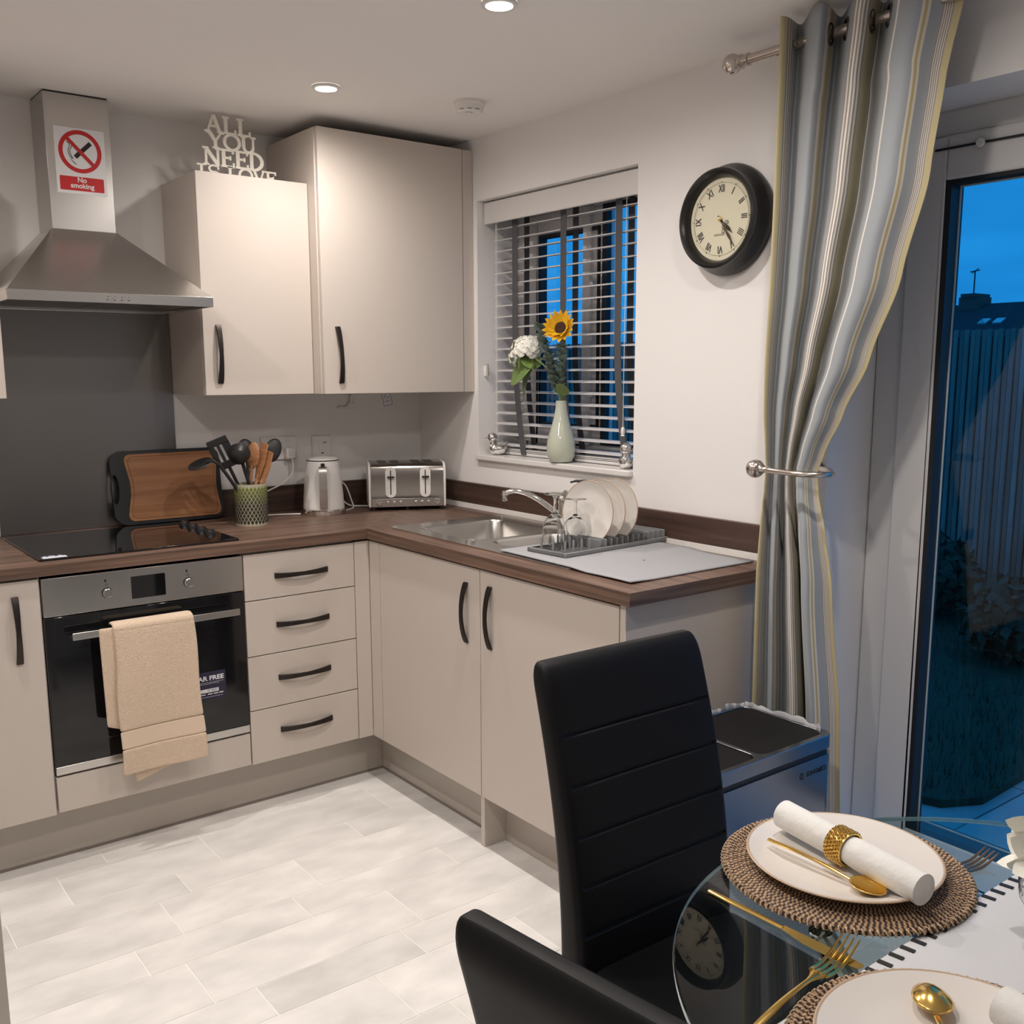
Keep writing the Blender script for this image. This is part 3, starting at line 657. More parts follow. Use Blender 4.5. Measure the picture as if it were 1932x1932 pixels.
def skimmer(t, L, q):
    put(MB().tube([(0,0,0),(0,0,L*.9),(-.012,0,L*.99),(-.035,0,L)], .006, 10), q, 'handle', BLACKS, t)
    m = MB(); m.lathe([(.001,-.006),(.03,-.004),(.045,.004),(.043,.007),(.028,0),(.001,-.002)], 28)
    put(m, q @ T(-.06,0,L) @ Matrix.Rotation(math.radians(12), 4, 'Y'), 'head', BLACKS, t)
def spoonb(t, L, q):
    put(MB().tube([(0,0,0),(0,0,L*.74)], .0055, 10), q, 'handle', BLACKS, t)
    put(MB().sphere((0,0,L*.86), 1, 18, 12, (.030,.008,L*.14)), q @ camrot(25), 'bowl', BLACKS, t)
def spoonw(t, L, q):
    put(MB().tube([(0,0,0),(0,0,L*.7)], .006, 10), q, 'handle', WOODU, t)
    put(MB().sphere((0,0,L*.83), 1, 16, 12, (.026,.007,L*.17)), q @ camrot(-15), 'bowl', WOODU, t)
def spatw(t, L, q):
    put(MB().tube([(0,0,0),(0,0,L*.6)], .0065, 10), q, 'handle', WOODU, t)
    put(MB().prism([(-.012,L*.55),(.012,L*.55),(.022,L*.75),(.020,L*.98),(-.016,L),(-.020,L*.78)], .006, 'xz', -.003), q @ camrot(-35), 'blade', WOODU, t, bevel=.0015)
uten('slotted_spatula', 'black slotted spatula at the back left of the pot', 'spatula', (.02,.01), (-.120,.0,.312), spatula)
uten('skimmer', 'flat black skimmer leaning furthest left in the pot', 'utensil', (.025,-.01), (-.128,-.01,.245), skimmer)
uten('ladle', 'round black ladle in the front of the pot', 'ladle', (.028,-.012), (-.052,-.02,.292), ladle)
uten('serving_spoon', 'black serving spoon peeping out at the back of the pot', 'spoon', (.0,-.02), (.0,.035,.305), spoonb)
uten('wooden_spoon', 'brown wooden spoon in the middle of the pot', 'spoon', (-.015,.012), (.022,.0,.295), spoonw)
uten('wooden_spatula', 'reddish wooden spatula with angled end in the pot', 'spatula', (-.02,-.012), (.060,-.005,.292), spatw)
uten('wooden_turner', 'lighter wooden turner nearest the right of the pot', 'spatula', (-.012,-.02), (.072,-.020,.262), spatw)
uten('serving_spoon', 'black serving spoon with long neck at right of the pot', 'spoon', (-.025,0), (.112,.005,.302), spoonb)

# ------------------------------------------------------------------ sockets, plug, cords, small wall bits
so = thing('wall_socket', 'white double socket behind the utensil pot', 'socket', (-.657, 0, 1.149))
box(-.730, -.584, -.010, -.0005, 1.104, 1.195).build('plate', WHITEP, so, bevel=.003)
for a in (-.69, -.62): box(a-.006, a+.006, -.013, -.010, 1.172, 1.186).build('switch', WHITEP, so, bevel=.001)
tag(MB().box(-.640, -.600, -.040, -.0105, 1.106, 1.152).build('plug', WHITEP, bevel=.006), 'white plug in the double socket', 'plug')
ss = thing('fused_switch', 'white single fused switch plate above the kettle', 'switch', (-.4735, 0, 1.15))
box(-.514, -.433, -.010, -.0005, 1.107, 1.192).build('plate', WHITEP, ss, bevel=.003)
box(-.490, -.474, -.0115, -.010, 1.134, 1.168).build('rocker', WHITEP, ss, bevel=.001)
box(-.470, -.452, -.0112, -.010, 1.134, 1.168).build('fuse_holder', WHITEP, ss, bevel=.001)
box(-.466, -.456, -.0115, -.0110, 1.162, 1.166).build('neon_light', BLACKP, ss); box(-.478, -.466, -.0108, -.010, 1.120, 1.124).build('lettering', BLK, ss)
def smooth_path(pts, n=8):
    P = [Vector(p) for p in pts]; P = [P[0]]+P+[P[-1]]; R = []
    for i in range(1, len(P)-2):
        for k in range(n):
            t = k/n; a, b, c_, d_ = P[i-1], P[i], P[i+1], P[i+2]
            R.append(.5*((2*b)+(c_-a)*t+(2*a-5*b+4*c_-d_)*t*t+(3*b-a-3*c_+d_)*t**3))
    R.append(P[-2]); return R
KC = MB().tube(smooth_path([(-.62,-.043,1.115),(-.622,-.048,1.06),(-.66,-.05,1.02),(-.72,-.035,.99),(-.80,-.03,.96),(-.84,-.06,.912),(-.78,-.10,.906),(-.70,-.13,.906),(-.646,-.155,.9055)]), .003, 8)
TCD = MB().tube(smooth_path([(-.455,-.17,.9055),(-.40,-.12,.906),(-.385,-.08,.93),(-.40,-.06,.99),(-.43,-.05,1.01),(-.44,-.05,.98),(-.40,-.07,.915),(-.34,-.10,.9058),(-.30,-.135,.9085)]), .003, 8)
wbx = thing('cable_outlet', 'small white cable outlet under the tall wall cupboard', 'outlet', (-.36, -.01, 1.32))
MB().tube([(-.395,-.006,1.302),(-.36,-.007,1.30),(-.34,-.008,1.315),(-.335,-.01,1.345),(-.325,-.012,1.3635)], .0055, 8).build('cable', WHITEP, wbx); box(-.352, -.322, -.014, -.0005, 1.295, 1.318).build('grommet', WHITEP, wbx, bevel=.003)
wl = thing('wall_label', 'small handwritten paper label under the tall wall cupboard', 'label', (-.163, 0, 1.335))
LM = T(-.163, -.0007, 1.333) @ Matrix.Rotation(math.radians(-12), 4, 'Y') @ FACE_Y
MB().box(-.021, .021, -.029, .029, 0, .0004).xf(LM).build('paper', PAPERW, wl)
m = MB()
for a in ((-.021,.021,.0275,.029),(-.021,.021,-.029,-.0275),(-.021,-.0195,-.029,.029),(.0195,.021,-.029,.029)): m.box(*a, .0003, .0008)
m.xf(LM).build('printed_border', BLK, wl)
m = MB()
for a in ((-.012,-.002,.004,.02),(.0,.012,.002,.006),(-.01,.01,-.012,-.009)): b = barp((a[0],a[2]), (a[1],a[3]), .0018); m.add(b.v, b.f)
m.xf(T(0,-.0004,0) @ LM).build('pen_strokes', BLK, wl)

# ------------------------------------------------------------------ kettle
KX, KY = -.553, -.168
kt = thing('kettle', 'white and chrome jug kettle in front of the switch', 'kettle', (KX, KY, H))
MB().lathe([(.068,0),(.069,.004),(.069,.014),(.066,.018),(.001,.018)], 40, (KX,KY,H+.0003)).build('power_base', CHROME, kt)
MB().lathe([(.066,.018),(.0665,.026),(.0655,.03),(.064,.06),(.060,.11),(.055,.155),(.0515,.178),(.050,.182)], 40, (KX,KY,H)).build('body', WHITEP, kt)
MB().lathe([(.0505,.1805),(.0505,.1835),(.049,.186),(.040,.1895),(.015,.193),(.001,.1935)], 40, (KX,KY,H)).build('lid', WHITEP, kt)
MB().lathe([(.0512,.178),(.0516,.180),(.0512,.182)], 40, (KX,KY,H), cap0=False, cap1=False).build('lid_trim', BLACKP, kt)
fd = Vector((-.45,-.89,0)).normalized(); sd = Vector((-fd.y, fd.x, 0))
hp = [(.052,.158),(.078,.164),(.088,.150),(.090,.11),(.086,.06),(.078,.03),(.066,.026)]
rings = []
for r, z in [tuple(p) for p in smooth_path([(a,0,b) for a,b in hp], 5)] if False else [(p.x, p.z) for p in smooth_path([(a,0,b) for a,b in hp], 5)]:
    c0 = Vector((KX,KY,H+z)) + fd*r; rings.append([c0+sd*.0125+fd*.004, c0-sd*.0125+fd*.004, c0-sd*.0125-fd*.004, c0+sd*.0125-fd*.004])
MB().loft(rings).build('handle', SINKST, kt, bevel=.003)
for zz in (.168, .033): box(-.006,.006,-.005,.005,-.006,.006).xf(T(*(Vector((KX,KY,H+zz))+fd*(.070 if zz < .1 else .062)))).build('hinge', BLACKP, kt, bevel=.003)
MB().loft([[Vector((KX,KY,H+z)) - fd*(r+o) + sd*w for o, w in ((0,-s_),(.022*e_,0),(0,s_))] for z, r, s_, e_ in ((.12,.056,.004,.1),(.15,.053,.014,.6),(.176,.050,.02,1.0))]).build('spout', WHITEP, kt)

KC.build('power_cord', WHITEP, kt)
for ch in kt.children:
    if ch.name.split('.')[0] != 'power_cord': ch.scale = (1.19,1.19,1.15); ch.location = (ch.location.x*1.19, ch.location.y*1.19, ch.location.z*1.15)

# ------------------------------------------------------------------ toaster
TC = Vector((-.208, -.210, H)); trz = math.radians(-27)
to = thing('toaster', 'four slice polished steel toaster in the worktop corner', 'toaster', tuple(TC), rz=trz)
TL, TW, TH = .305, .20, .185
def tb(mb, name, m, par=None, **k):
    o = mb.build(name, m, None, **k); o.parent = par or to; return o
pol = mat('polished_steel', (.50,.465,.43), .10, 1.)
prof = [(-TW/2,.014),(-TW/2,TH-.035),(-TW/2+.010,TH-.012),(-TW/2+.030,TH),(TW/2-.030,TH),(TW/2-.010,TH-.012),(TW/2,TH-.035),(TW/2,.014)]
tb(MB().loft([[(x, y, z) for y, z in prof] for x in (-TL/2+.009, TL/2-.009)]), 'shell', pol, bevel=.002)
for s in (-1, 1):
    prof2 = [(y*1.012, .012+(z-.012)*1.012) for y, z in prof]
    tb(MB().loft([[(x*s, y, z) for y, z in prof2] for x in (TL/2-.009, TL/2)]), 'end_cheek', WHITEP, bevel=.003)
for sx_ in (-.095,-.045,.040,.090):
    tb(box(sx_-.016, sx_+.016, -.062, .062, TH-.0005, TH+.0012), 'bread_slot', BLACKP)
for s in (-.066, .070):
    ctl = tb(MB().prism(rrect(s-.021, s+.021, .052, .172, .0205, 8), -.004, 'xz', -TW/2), 'lever_plate', WHITEP, bevel=.001)
    tb(box(s-.002, s+.002, -TW/2-.0046, -TW/2-.0035, .064, .160), 'lever_slot', BLACKP, ctl)
    m = MB(); m.box(s-.014, s+.014, -TW/2-.020, -TW/2-.004, .131, .137); tb(m, 'lever', BLACKP, ctl, bevel=.002)
tb(box(-TL/2+.012, TL/2-.012, -TW/2-.0018, -TW/2, .016, .048), 'control_strip', STEEL, bevel=.0006)
def btn(x, r, nm): 
    tb(MB().lathe([(r,0),(r*.95,.006),(r*.7,.009),(.001,.009)], 18, (x, -TW/2-.0018, .032), '-y'), nm, CHROME)
for x in (-.112, .118): btn(x, .0125, 'dial')
for x in (-.077,-.052,-.027,.033,.058,.083): btn(x, .0072, 'button')
for x in (-.14, .0, .14):
    for yy in (-.08, .08): tb(MB().lathe([(.008,.0003),(.008,.014)], 12, (x*.95, yy, 0)), 'foot', BLACKP)
TCD.xf(Matrix.Rotation(-trz, 4, 'Z') @ T(-TC.x, -TC.y, -TC.z)); tb(TCD, 'power_cord', WHITEP)

# ------------------------------------------------------------------ draining mat, rack, plates, glasses, soap
def mat_z(x, y): 
    z = H+.0068 if y > -1.612 else (H+.0068 + (y+1.612)/(.06)*.0055 if y > -1.672 else H+.0012)
    if y > -1.27: z = H+.0062
    if y < -1.63 and x < -.45: z += .004*max(0, math.sin((y+1.63)*-9))*((-.45-x)/.09)
    return z
g = MB(); NX, NY = 24, 40; vs = []
for j in range(NY+1):
    for i in range(NX+1):
        u, v = i/NX, j/NY; y = -1.275-.575*v; x = -.532+.478*u + .012*math.sin(v*PI)*(u-1)*0
        vs.append((x - .012*v*(1-u), y, mat_z(x, y)+.0018))
g.add(vs, [(j*(NX+1)+i, j*(NX+1)+i+1, (j+1)*(NX+1)+i+1, (j+1)*(NX+1)+i) for j in range(NY) for i in range(NX)])
dm = tag(g.build('drying_mat', MATG, solid=.0032), 'light grey drying mat under the dish rack', 'mat')
MB().lathe([(.004,0),(.003,.0006),(.001,.0007)], 10, (-.30, -1.655, H+.0062)).build('dark_speck', BLACKP, dm)
rk = thing('dish_rack', 'grey folding dish rack with pegs beside the sink', 'rack', (-.245, -1.415, H+.011), rz=math.radians(4))
RZ = 0.0
def rb(mb, nm, **k): o = mb.build(nm, RACKG, None, **k); o.parent = rk; return o
rb(MB().box(-.235,.235,-.082,-.072,0,.012).box(-.235,.235,.072,.082,0,.012).box(-.235,-.225,-.072,.072,0,.012).box(.225,.235,-.072,.072,0,.012), 'base_frame', bevel=.002)
for i in range(9): rb(box(-.225, -.09, -.060+i*.015-.0025, -.060+i*.015+.0025, .001, .008), 'grid_bar')
for i in range(4):
    for j in range(3):
        rb(MB().lathe([(.004,.005),(.0035,.04),(.002,.043),(.0005,.043)], 10, (-.21+i*.034, -.055+j*.05, 0)), 'peg')
for i in range(13):
    x = -.075+i*.0245
    rb(MB().box(x-.003, x+.003, -.070, .070, .004, .030 if 0 else .034), 'plate_fin', bevel=.002)
def plate_prof(R, hgt=.018):
    return [(.001,.002),(R*.55,.001),(R*.62,.0),(R*.64,.003),(R*.80,.008),(R*.97,hgt-.002),(R,hgt),(R*.985,hgt+.0012),(R*.93,hgt-.001),(R*.78,hgt-.0075),(R*.62,.0065),(.001,.0060)]
def rim_ring(R, hgt): 
    return [(R*.975,hgt-.0005),(R*1.002,hgt-.0008),(R*1.004,hgt+.0006),(R*.99,hgt+.0016),(R*.975,hgt+.0008)]
for i, (lb, x) in enumerate((('side plate nearest the wine glasses in the dish rack', -.276), ('middle side plate standing in the dish rack', -.226), ('side plate nearest the wall in the dish rack', -.174))):
    p = thing('side_plate', 'cream '+lb, 'plate', (x, -1.402, H+.011+.004+.0985), group='plates in the dish rack')
    p.rotation_euler = (0, math.radians(-84), math.radians(9))
    o = MB().lathe(plate_prof(.099), 48).build('dish', CERAM, None); o.parent = p
    o = MB().lathe(rim_ring(.099,.018), 48, cap0=False, cap1=False).build('rim', CERRIM, None); o.parent = p
def wine(x, y, lb, hgt):
    g = thing('wine_glass', lb, 'glass', (x, y, H+.018), group='upturned wine glasses')
    pr = [(.033,0),(.037,.02),(.0385,.045),(.036,.068),(.026,.086),(.012,.096),(.0048,.104),(.004,.120),(.0042,.140),(.008,.1485),(.034,.153),(.0345,.1545),(.012,.1552),(.0005,.1555)]
    inn = [(.0005,.094),(.010,.0915),(.0243,.083),(.0343,.067),(.0368,.045),(.0353,.02),(.0317,0)]
    s = hgt/.1555
    bowl_ = [p for p in inn[::-1]]
    loop = [(a, b*s) for a, b in inn] + [(a, b*s) for a, b in pr]
    o = MB().lathe(loop, 32, cap0=False, cap1=False).build('goblet', GLASSC, None); o.parent = g
wine(-.419, -1.40, 'upturned wine glass nearest the tap on the dish rack pegs', .166)
wine(-.338, -1.40, 'smaller upturned wine glass touching the front side plate', .145)
sp_ = thing('soap_dispenser', 'soap bottle with black pump behind the side plates', 'dispenser', (-.062, -1.13, H+.0045))
MB().lathe([(.028,0),(.030,.004),(.030,.095),(.027,.11),(.014,.120),(.012,.126)], 28, (-.062,-1.13,H+.0045)).build('bottle', mat('amber_bottle', (.06,.03,.015), .15), sp_)
MB().lathe([(.0135,.1262),(.0135,.143),(.006,.145),(.0055,.166),(.010,.167),(.010,.173),(.001,.174)], 20, (-.062,-1.13,H+.0045)).build('collar', BLACKP, sp_)
MB().tube([(-.062,-1.13,H+.172),(-.085,-1.112,H+.174),(-.100,-1.100,H+.169)], [.005,.0045,.003], 10).build('nozzle', BLACKP, sp_)

# ------------------------------------------------------------------ venetian blind
vb = thing('venetian_blind', 'white slatted blind with dark grey tapes in the window', 'blind', (.08, -.86, SILL))
by0, by1 = WY0-.010, WY1+.010
box(.028, .040, by1-.004, by0+.004, 2.000, 2.080).build('valance', SLAT, vb, bevel=.003)
box(.066, .120, by1+.004, by0-.004, 2.035, 2.082).build('headrail', SLAT, vb, bevel=.002)
NS = 21; zt, zb = 1.985, 1.158; me = None
for i in range(NS):
    zc = zt-(zt-zb)*i/(NS-1)
    if me is None:
        b = MB(); rings = []
        for yy in (by1+.006, by0-.006):
            top_, bot_ = [], []
            for k in range(6):
                x = -.025+.05*k/5; zc_ = .003*(1-(x/.025)**2); top_.append((x, yy, zc_+.0013)); bot_.append((x, yy, zc_-.0013))
            rings.append(top_+bot_[::-1])
        me = b.loft(rings).mesh('slat'); me.materials.append(SLAT)
    o = place('slat', me, vb, (.095, 0, zc)); o.rotation_euler.y = math.radians(-6)
for i in range(3):
    o = place('slat', me, vb, (.095, 0, 1.1455-.0055*i-.004))
box(.069, .121, by1+.006, by0-.006, SILL+.002, SILL+.011).build('bottom_rail', SLAT, vb, bevel=.003)
for k, yy in enumerate((-.580, -.862, -1.146)):
    for xx in (.0665, .1245):
        pts = [(xx, 2.03), (xx, 1.30), (xx-.002, 1.22), (xx+.001, 1.14)]
        m = MB(); rings = []
        for q in smooth_path([(xx,0,2.033),(xx,0,1.6),(xx+(.0),0,1.3),(xx-.0,0,1.2),(xx,0,SILL+.005)], 6):
            yq = yy-.055*max(0, (1.55-q.z)/.43)**1.8; rings.append([(q.x-.0006, yq-.0155, q.z), (q.x+.0006, yq-.0155, q.z), (q.x+.0006, yq+.0155, q.z), (q.x-.0006, yq+.0155, q.z)])
        m.loft(rings).build('tape', TAPE, vb, smooth=False)
for yy, zl in ((-.490, 1.19), (-.497, 1.20), (-1.205, 1.255)):
    cdd = MB().tube([(.044, yy, 2.02), (.043, yy, 1.6), (.042, yy, zl)], .0011, 6).build('cord', CORDW, vb)
    if yy != -.497: MB().lathe([(.003,.03),(.006,.026),(.0075,.012),(.005,.004),(.007,0),(.001,-.001)], 14, (.042, yy, zl-.028)).build('tassel', WHITEP, vb)
cc = thing('cord_cleat', 'small white cord cleat on the window reveal', 'cleat', (.03, WY0, 1.44))
box(.027, .043, WY0-.012, WY0-.0005, 1.425, 1.465).build('plate', WHITEP, cc, bevel=.002); MB().tube([(.035,WY0-.014,1.418),(.035,WY0-.018,1.43),(.035,WY0-.018,1.46),(.035,WY0-.014,1.472)], .0035, 8).build('horn', CHROME, cc)

# ------------------------------------------------------------------ vase with flowers, ducks
VX, VY = .013, -.918
vz = SILL+.0004
va = thing('vase', 'pale sage ceramic bottle vase on the window sill', 'vase', (VX, VY, vz))
vprof = [(.026,0),(.034,.004),(.0415,.022),(.0435,.045),(.042,.065),(.036,.090),(.028,.118),(.0215,.145),(.0172,.172),(.0158,.188),(.0162,.194),(.0145,.195),(.013,.188),(.014,.172),(.018,.15),(.02,.10),(.001,.09)]
o = MB().lathe([(a*1.20, b*1.13) for a, b in vprof], 44).build('body', VASE, None); o.parent = va
TOPZ = vz+.218
def petal_mesh(L, W, cup, name, m, tip=.35, n=8):
    b = MB(); rings = []
    for i in range(n+1):
        t = i/n; w = W*(math.sin(PI*min(.999, t**.8*.93+.05)))**tip if False else W*math.sin(PI*(.06+.94*t)**.9)**.75
        y = L*t; z = cup*L*t*t; rings.append([(-w/2, y, z+abs(w)*.10), (0, y, z), (w/2, y, z+abs(w)*.10)])
    b.loft(rings, False, False, closed=False); me = b.mesh(name); me.materials.append(m); return me
def addp(name, me, par, M): 
    for p in me.polygons: p.use_smooth = True
    o = bpy.data.objects.new(name, me); COL.objects.link(o); o.parent = par; o.matrix_local = M; return o
def pxs(dy, dz, dx=0): return Vector((VX+dx, VY+dy, TOPZ+dz))
# sunflower
sfc = Vector((.004, -.925, 1.592)); sf = thing('sunflower', 'yellow sunflower rising from the sage vase', 'flower', (VX, VY, vz+.10))
def rel(o, par): o.parent = par; o.location = -Vector(par.location); return o
rel(MB().tube(smooth_path([(VX,VY,vz+.10),(VX,VY-.002,TOPZ),(VX+.004,VY-.004,TOPZ+.12),(VX+.004,-.926,1.555),(sfc.x+.02,sfc.y+.004,sfc.z-.006)]), .0038, 8).build('stem', STEM, None), sf)
FN = Vector((-.80,-.42,.30)).normalized(); FQ = FN.to_track_quat('Z', 'Y').to_matrix().to_4x4(); FB = T(*(sfc-Vector(sf.location))) @ FQ
pm_ = petal_mesh(.054, .021, .18, 'petal', YEL)
for layer, (n_, tilt, sc0, ph) in enumerate(((17, 24, 1.0, 0), (15, 42, .88, .2))):
    for k in range(n_):
        s0 = sc0*random.uniform(.88, 1.1)
        addp('petal', pm_, sf, FB @ Matrix.Rotation(2*PI*k/n_+ph, 4, 'Z') @ T(0,.015,0) @ Matrix.Rotation(math.radians(tilt+random.uniform(-7,7)), 4, 'X') @ Matrix.Scale(s0, 4))
o = MB().lathe([(.024,-.006),(.028,.0),(.026,.006),(.015,.009),(.006,.007),(.001,.006)], 28).build('seed_head', SEED, None); o.parent = sf; o.matrix_local = FB
sep = petal_mesh(.030, .012, -.1, 'sepal', GREEN)
for k in range(11): addp('sepal', sep, sf, FB @ Matrix.Rotation(2*PI*k/11, 4, 'Z') @ T(0,.012,-.006) @ Matrix.Rotation(math.radians(5), 4, 'X'))
# hydrangea
hyc = Vector((-.004, -.735, 1.520)); hy_ = thing('hydrangea', 'white hydrangea head with broad leaves in the sage vase', 'flower', (VX, VY, vz+.10))
rel(MB().tube(smooth_path([(VX,VY,vz+.10),(VX-.002,VY+.003,TOPZ),(VX-.01,VY+.05,TOPZ+.10),(VX-.012,-.79,TOPZ+.15),(hyc.x+.004,hyc.y-.004,hyc.z-.02)]), .0032, 8).build('stem', STEM, None), hy_)
fp = MB()
for k in range(4):
    a = k*PI/2; c_, s_ = math.cos(a), math.sin(a); pts = []
    for i in range(5):
        t = i/4; w = .0085*math.sin(PI*(.12+.8*t)); d_ = .014*t; z = .003*math.sin(PI*t)
        pts.append([(c_*d_-s_*w, s_*d_+c_*w, z+.001), (c_*d_, s_*d_, z), (c_*d_+s_*w, s_*d_-c_*w, z+.001)])
    fp.loft(pts, False, False, closed=False)
fme = fp.mesh('floret'); fme.materials.append(PETW)
for k in range(74):
    z = 1-2*(k+.5)/74; a = k*2.39996; r_ = math.sqrt(1-z*z); d_ = Vector((r_*math.cos(a), r_*math.sin(a), z))
    if d_.z < -.45: continue
    pos = hyc + Vector((d_.x*.046, d_.y*.062, d_.z*.046)) + Vector((0,.012*(-1 if d_.z > 0 else 1)*abs(d_.z),0))
    if d_.y > .2 and d_.z < .3: pos += Vector((0,.010,-.022))
    addp('floret', fme, hy_, T(*(pos-Vector(hy_.location))) @ d_.to_track_quat('Z','Y').to_matrix().to_4x4() @ Matrix.Rotation(random.uniform(0,1.5), 4, 'Z') @ Matrix.Scale(random.uniform(1.1,1.5), 4))
lf = petal_mesh(.105, .078, -.22, 'leaf', GREEN, n=10)
def leafat(par, p, d, s, rollv=0, me_=None):
    d = Vector(d).normalized(); q = d.to_track_quat('Y','Z').to_matrix().to_4x4()
    addp('leaf', me_ or lf, par, T(*(Vector(p)-Vector(par.location))) @ q @ Matrix.Rotation(math.radians(rollv), 4, 'Y') @ Matrix.Scale(s, 4))
leafat(hy_, (.000,-.780,1.480), (-.15,.80,-.35), 1.55, -62)
leafat(hy_, (.000,-.790,1.475), (-.2,.50,-.80), 1.45, -40)
leafat(hy_, (.004,-.795,1.455), (-.1,.45,.45), .95, -40)
# eucalyptus sprigs
el = petal_mesh(.031, .028, .12, 'leaf', EUCA, n=5)
def sprig(lb, pts):
    e_ = thing('eucalyptus_sprig', lb, 'foliage', (VX, VY, vz+.10), group='eucalyptus in the sage vase')
    P_ = smooth_path(pts, 6); rel(MB().tube(P_, .0016, 6).build('stem', EUCA, None), e_)
    for i in range(9, len(P_)):
        t = (P_[i]-P_[i-1]).normalized()
        for s in (0, 1):
            a = i*1.9+s*PI; side = Vector((math.cos(a), math.sin(a), .35)); leafat(e_, P_[i], side+t*.3, random.uniform(.75,1.15), random.uniform(-30,30), el)
sprig('grey-green eucalyptus sprig between hydrangea and sunflower', [(VX,VY,vz+.10),(VX-.004,VY+.004,TOPZ),(.008,-.895,TOPZ+.07),(.0,-.865,TOPZ+.14),(-.002,-.840,TOPZ+.20),(-.004,-.815,TOPZ+.26)])
sprig('grey-green eucalyptus sprig close under the sunflower', [(VX,VY,vz+.10),(VX-.002,VY-.002,TOPZ),(.006,-.925,TOPZ+.06),(-.002,-.932,TOPZ+.13),(-.002,-.935,TOPZ+.185)])
sprig('short eucalyptus sprig drooping low at the vase mouth', [(VX,VY,vz+.10),(VX-.002,VY+.004,TOPZ),(.006,-.895,TOPZ+.05),(-.006,-.885,TOPZ+.10),(-.010,-.880,TOPZ+.16)])
ll = thing('leaf_stalk', 'single round green leaf leaning out of the vase mouth', 'foliage', (VX, VY, vz+.10))
rel(MB().tube([(VX,VY,vz+.10),(VX-.004,VY-.004,TOPZ),(VX-.012,VY-.012,TOPZ+.03)], .0018, 6).build('stem', STEM, None), ll)
leafat(ll, (VX-.012,VY-.010,TOPZ+.022), (-.35,-.75,.75), .70, -35)

def duck(loc, rz, lb):
    d = thing('duck_ornament', lb, 'ornament', loc, group='chrome ducks on the sill', rz=rz)
    def pb_(mb, nm, m=CHROME): o = mb.build(nm, m, None); o.parent = d; return o
    rings = []
    for i, (x, z, ry, rz_) in enumerate(((-.046,.050,.002,.004),(-.042,.042,.010,.012),(-.030,.026,.021,.020),(-.010,.022,.026,.0215),(.012,.024,.024,.0225),(.024,.028,.016,.018),(.030,.030,.003,.004))):
        rings.append([(x, ry*math.cos(2*PI*k/20), z+rz_*math.sin(2*PI*k/20)) for k in range(20)])
    pb_(MB().loft(rings), 'body')
    pb_(MB().lathe([(.013,0),(.012,.014),(.010,.02)], 20, (.014,0,.040)), 'neck')
    pb_(MB().sphere((.017,0,.069), .0195, 20, 14), 'head')
    pb_(MB().sphere((.038,0,.066), 1, 14, 8, (.010,.008,.003)), 'beak')
duck((.028, -.512, SILL+.001), math.radians(140), 'chrome duck ornament at the left end of the sill')
duck((.024, -1.240, SILL+.001), math.radians(225), 'chrome duck ornament at the right end of the sill')

# ------------------------------------------------------------------ clock
CY, CZ2 = -1.682, 1.868
ck = thing('wall_clock', 'round black wall clock with cream Roman dial', 'clock', (0, CY, CZ2))
MB().lathe([(.150,.001),(.154,.006),(.155,.016),(.151,.026),(.140,.040),(.136,.052),(.1385,.062),(.137,.070),(.130,.074),(.122,.068),(.117,.058),(.114,.050),(.113,.044),(.10,.044)], 72, (0,CY,CZ2), '-x').build('case', CLOCKB, ck)
MB().lathe([(.114,.045),(.001,.0452)], 64, (0,CY,CZ2), '-x').build('dial', DIAL, ck)
dm_ = T(-.0462, CY, CZ2) @ FACE_X
for i, s in enumerate(('XII','I','II','III','IIII','V','VI','VII','VIII','IX','X','XI')):
    a = -2*PI*i/12
    add_text('numeral', s, .030, BLK, ck, dm_ @ Matrix.Rotation(a, 4, 'Z') @ T(0,.083,0), depth=.0002, sx=.62 if len(s) > 2 else .75, bold=.0002)
m = MB()
for i in range(12):
    a = 2*PI*i/12; b = barp((.100*math.sin(a), .100*math.cos(a)), (.1035*math.sin(a), .1035*math.cos(a)), .002); m.add(b.v, b.f)
m.xf(dm_).build('minute_track', BLK, ck, smooth=False)
r_ = ringm(0, 0, .0995, .1002, 64); r_.xf(dm_).build('track_ring', mat('track', (.30,.28,.2), .6), ck, smooth=False)
m = MB()
for k in range(6): m.box(-.024+k*.0062, -.0195+k*.0062, -.0445, -.0395, 0, .0003)
m.xf(dm_).build('small_print', mat('clock_print', (.36,.33,.24), .6), ck, smooth=False)
def hand(nm, ang, L, w, out):
    a = math.radians(ang); dv = Vector((math.sin(a), math.cos(a))); m = MB(); b = barp(-dv*.012, dv*L*.45, w); m.add(b.v, b.f)
    sd_ = Vector((dv.y, -dv.x)); p = [dv*L*.42+sd_*w*.5, dv*L*.62+sd_*w*1.5, dv*L, dv*L*.62-sd_*w*1.5, dv*L*.42-sd_*w*.5]; m.prism([(q.x, q.y) for q in p][::-1], .0006)
    for s in (-1, 1):
        rr_ = ringm(*(dv*L*.40+sd_*s*.008), .004, .0058, 16); m.add(rr_.v, rr_.f)
    m.xf(T(-out,0,0) @ dm_).build(nm, HANDM, ck, smooth=False)
hand('hour_hand', 133, .062, .0035, .002); hand('minute_hand', 146, .092, .0028, .004)
MB().lathe([(.0055,0),(.0055,.003),(.001,.004)], 16, (-.050,CY,CZ2), '-x').build('hand_cap', GOLD, ck)

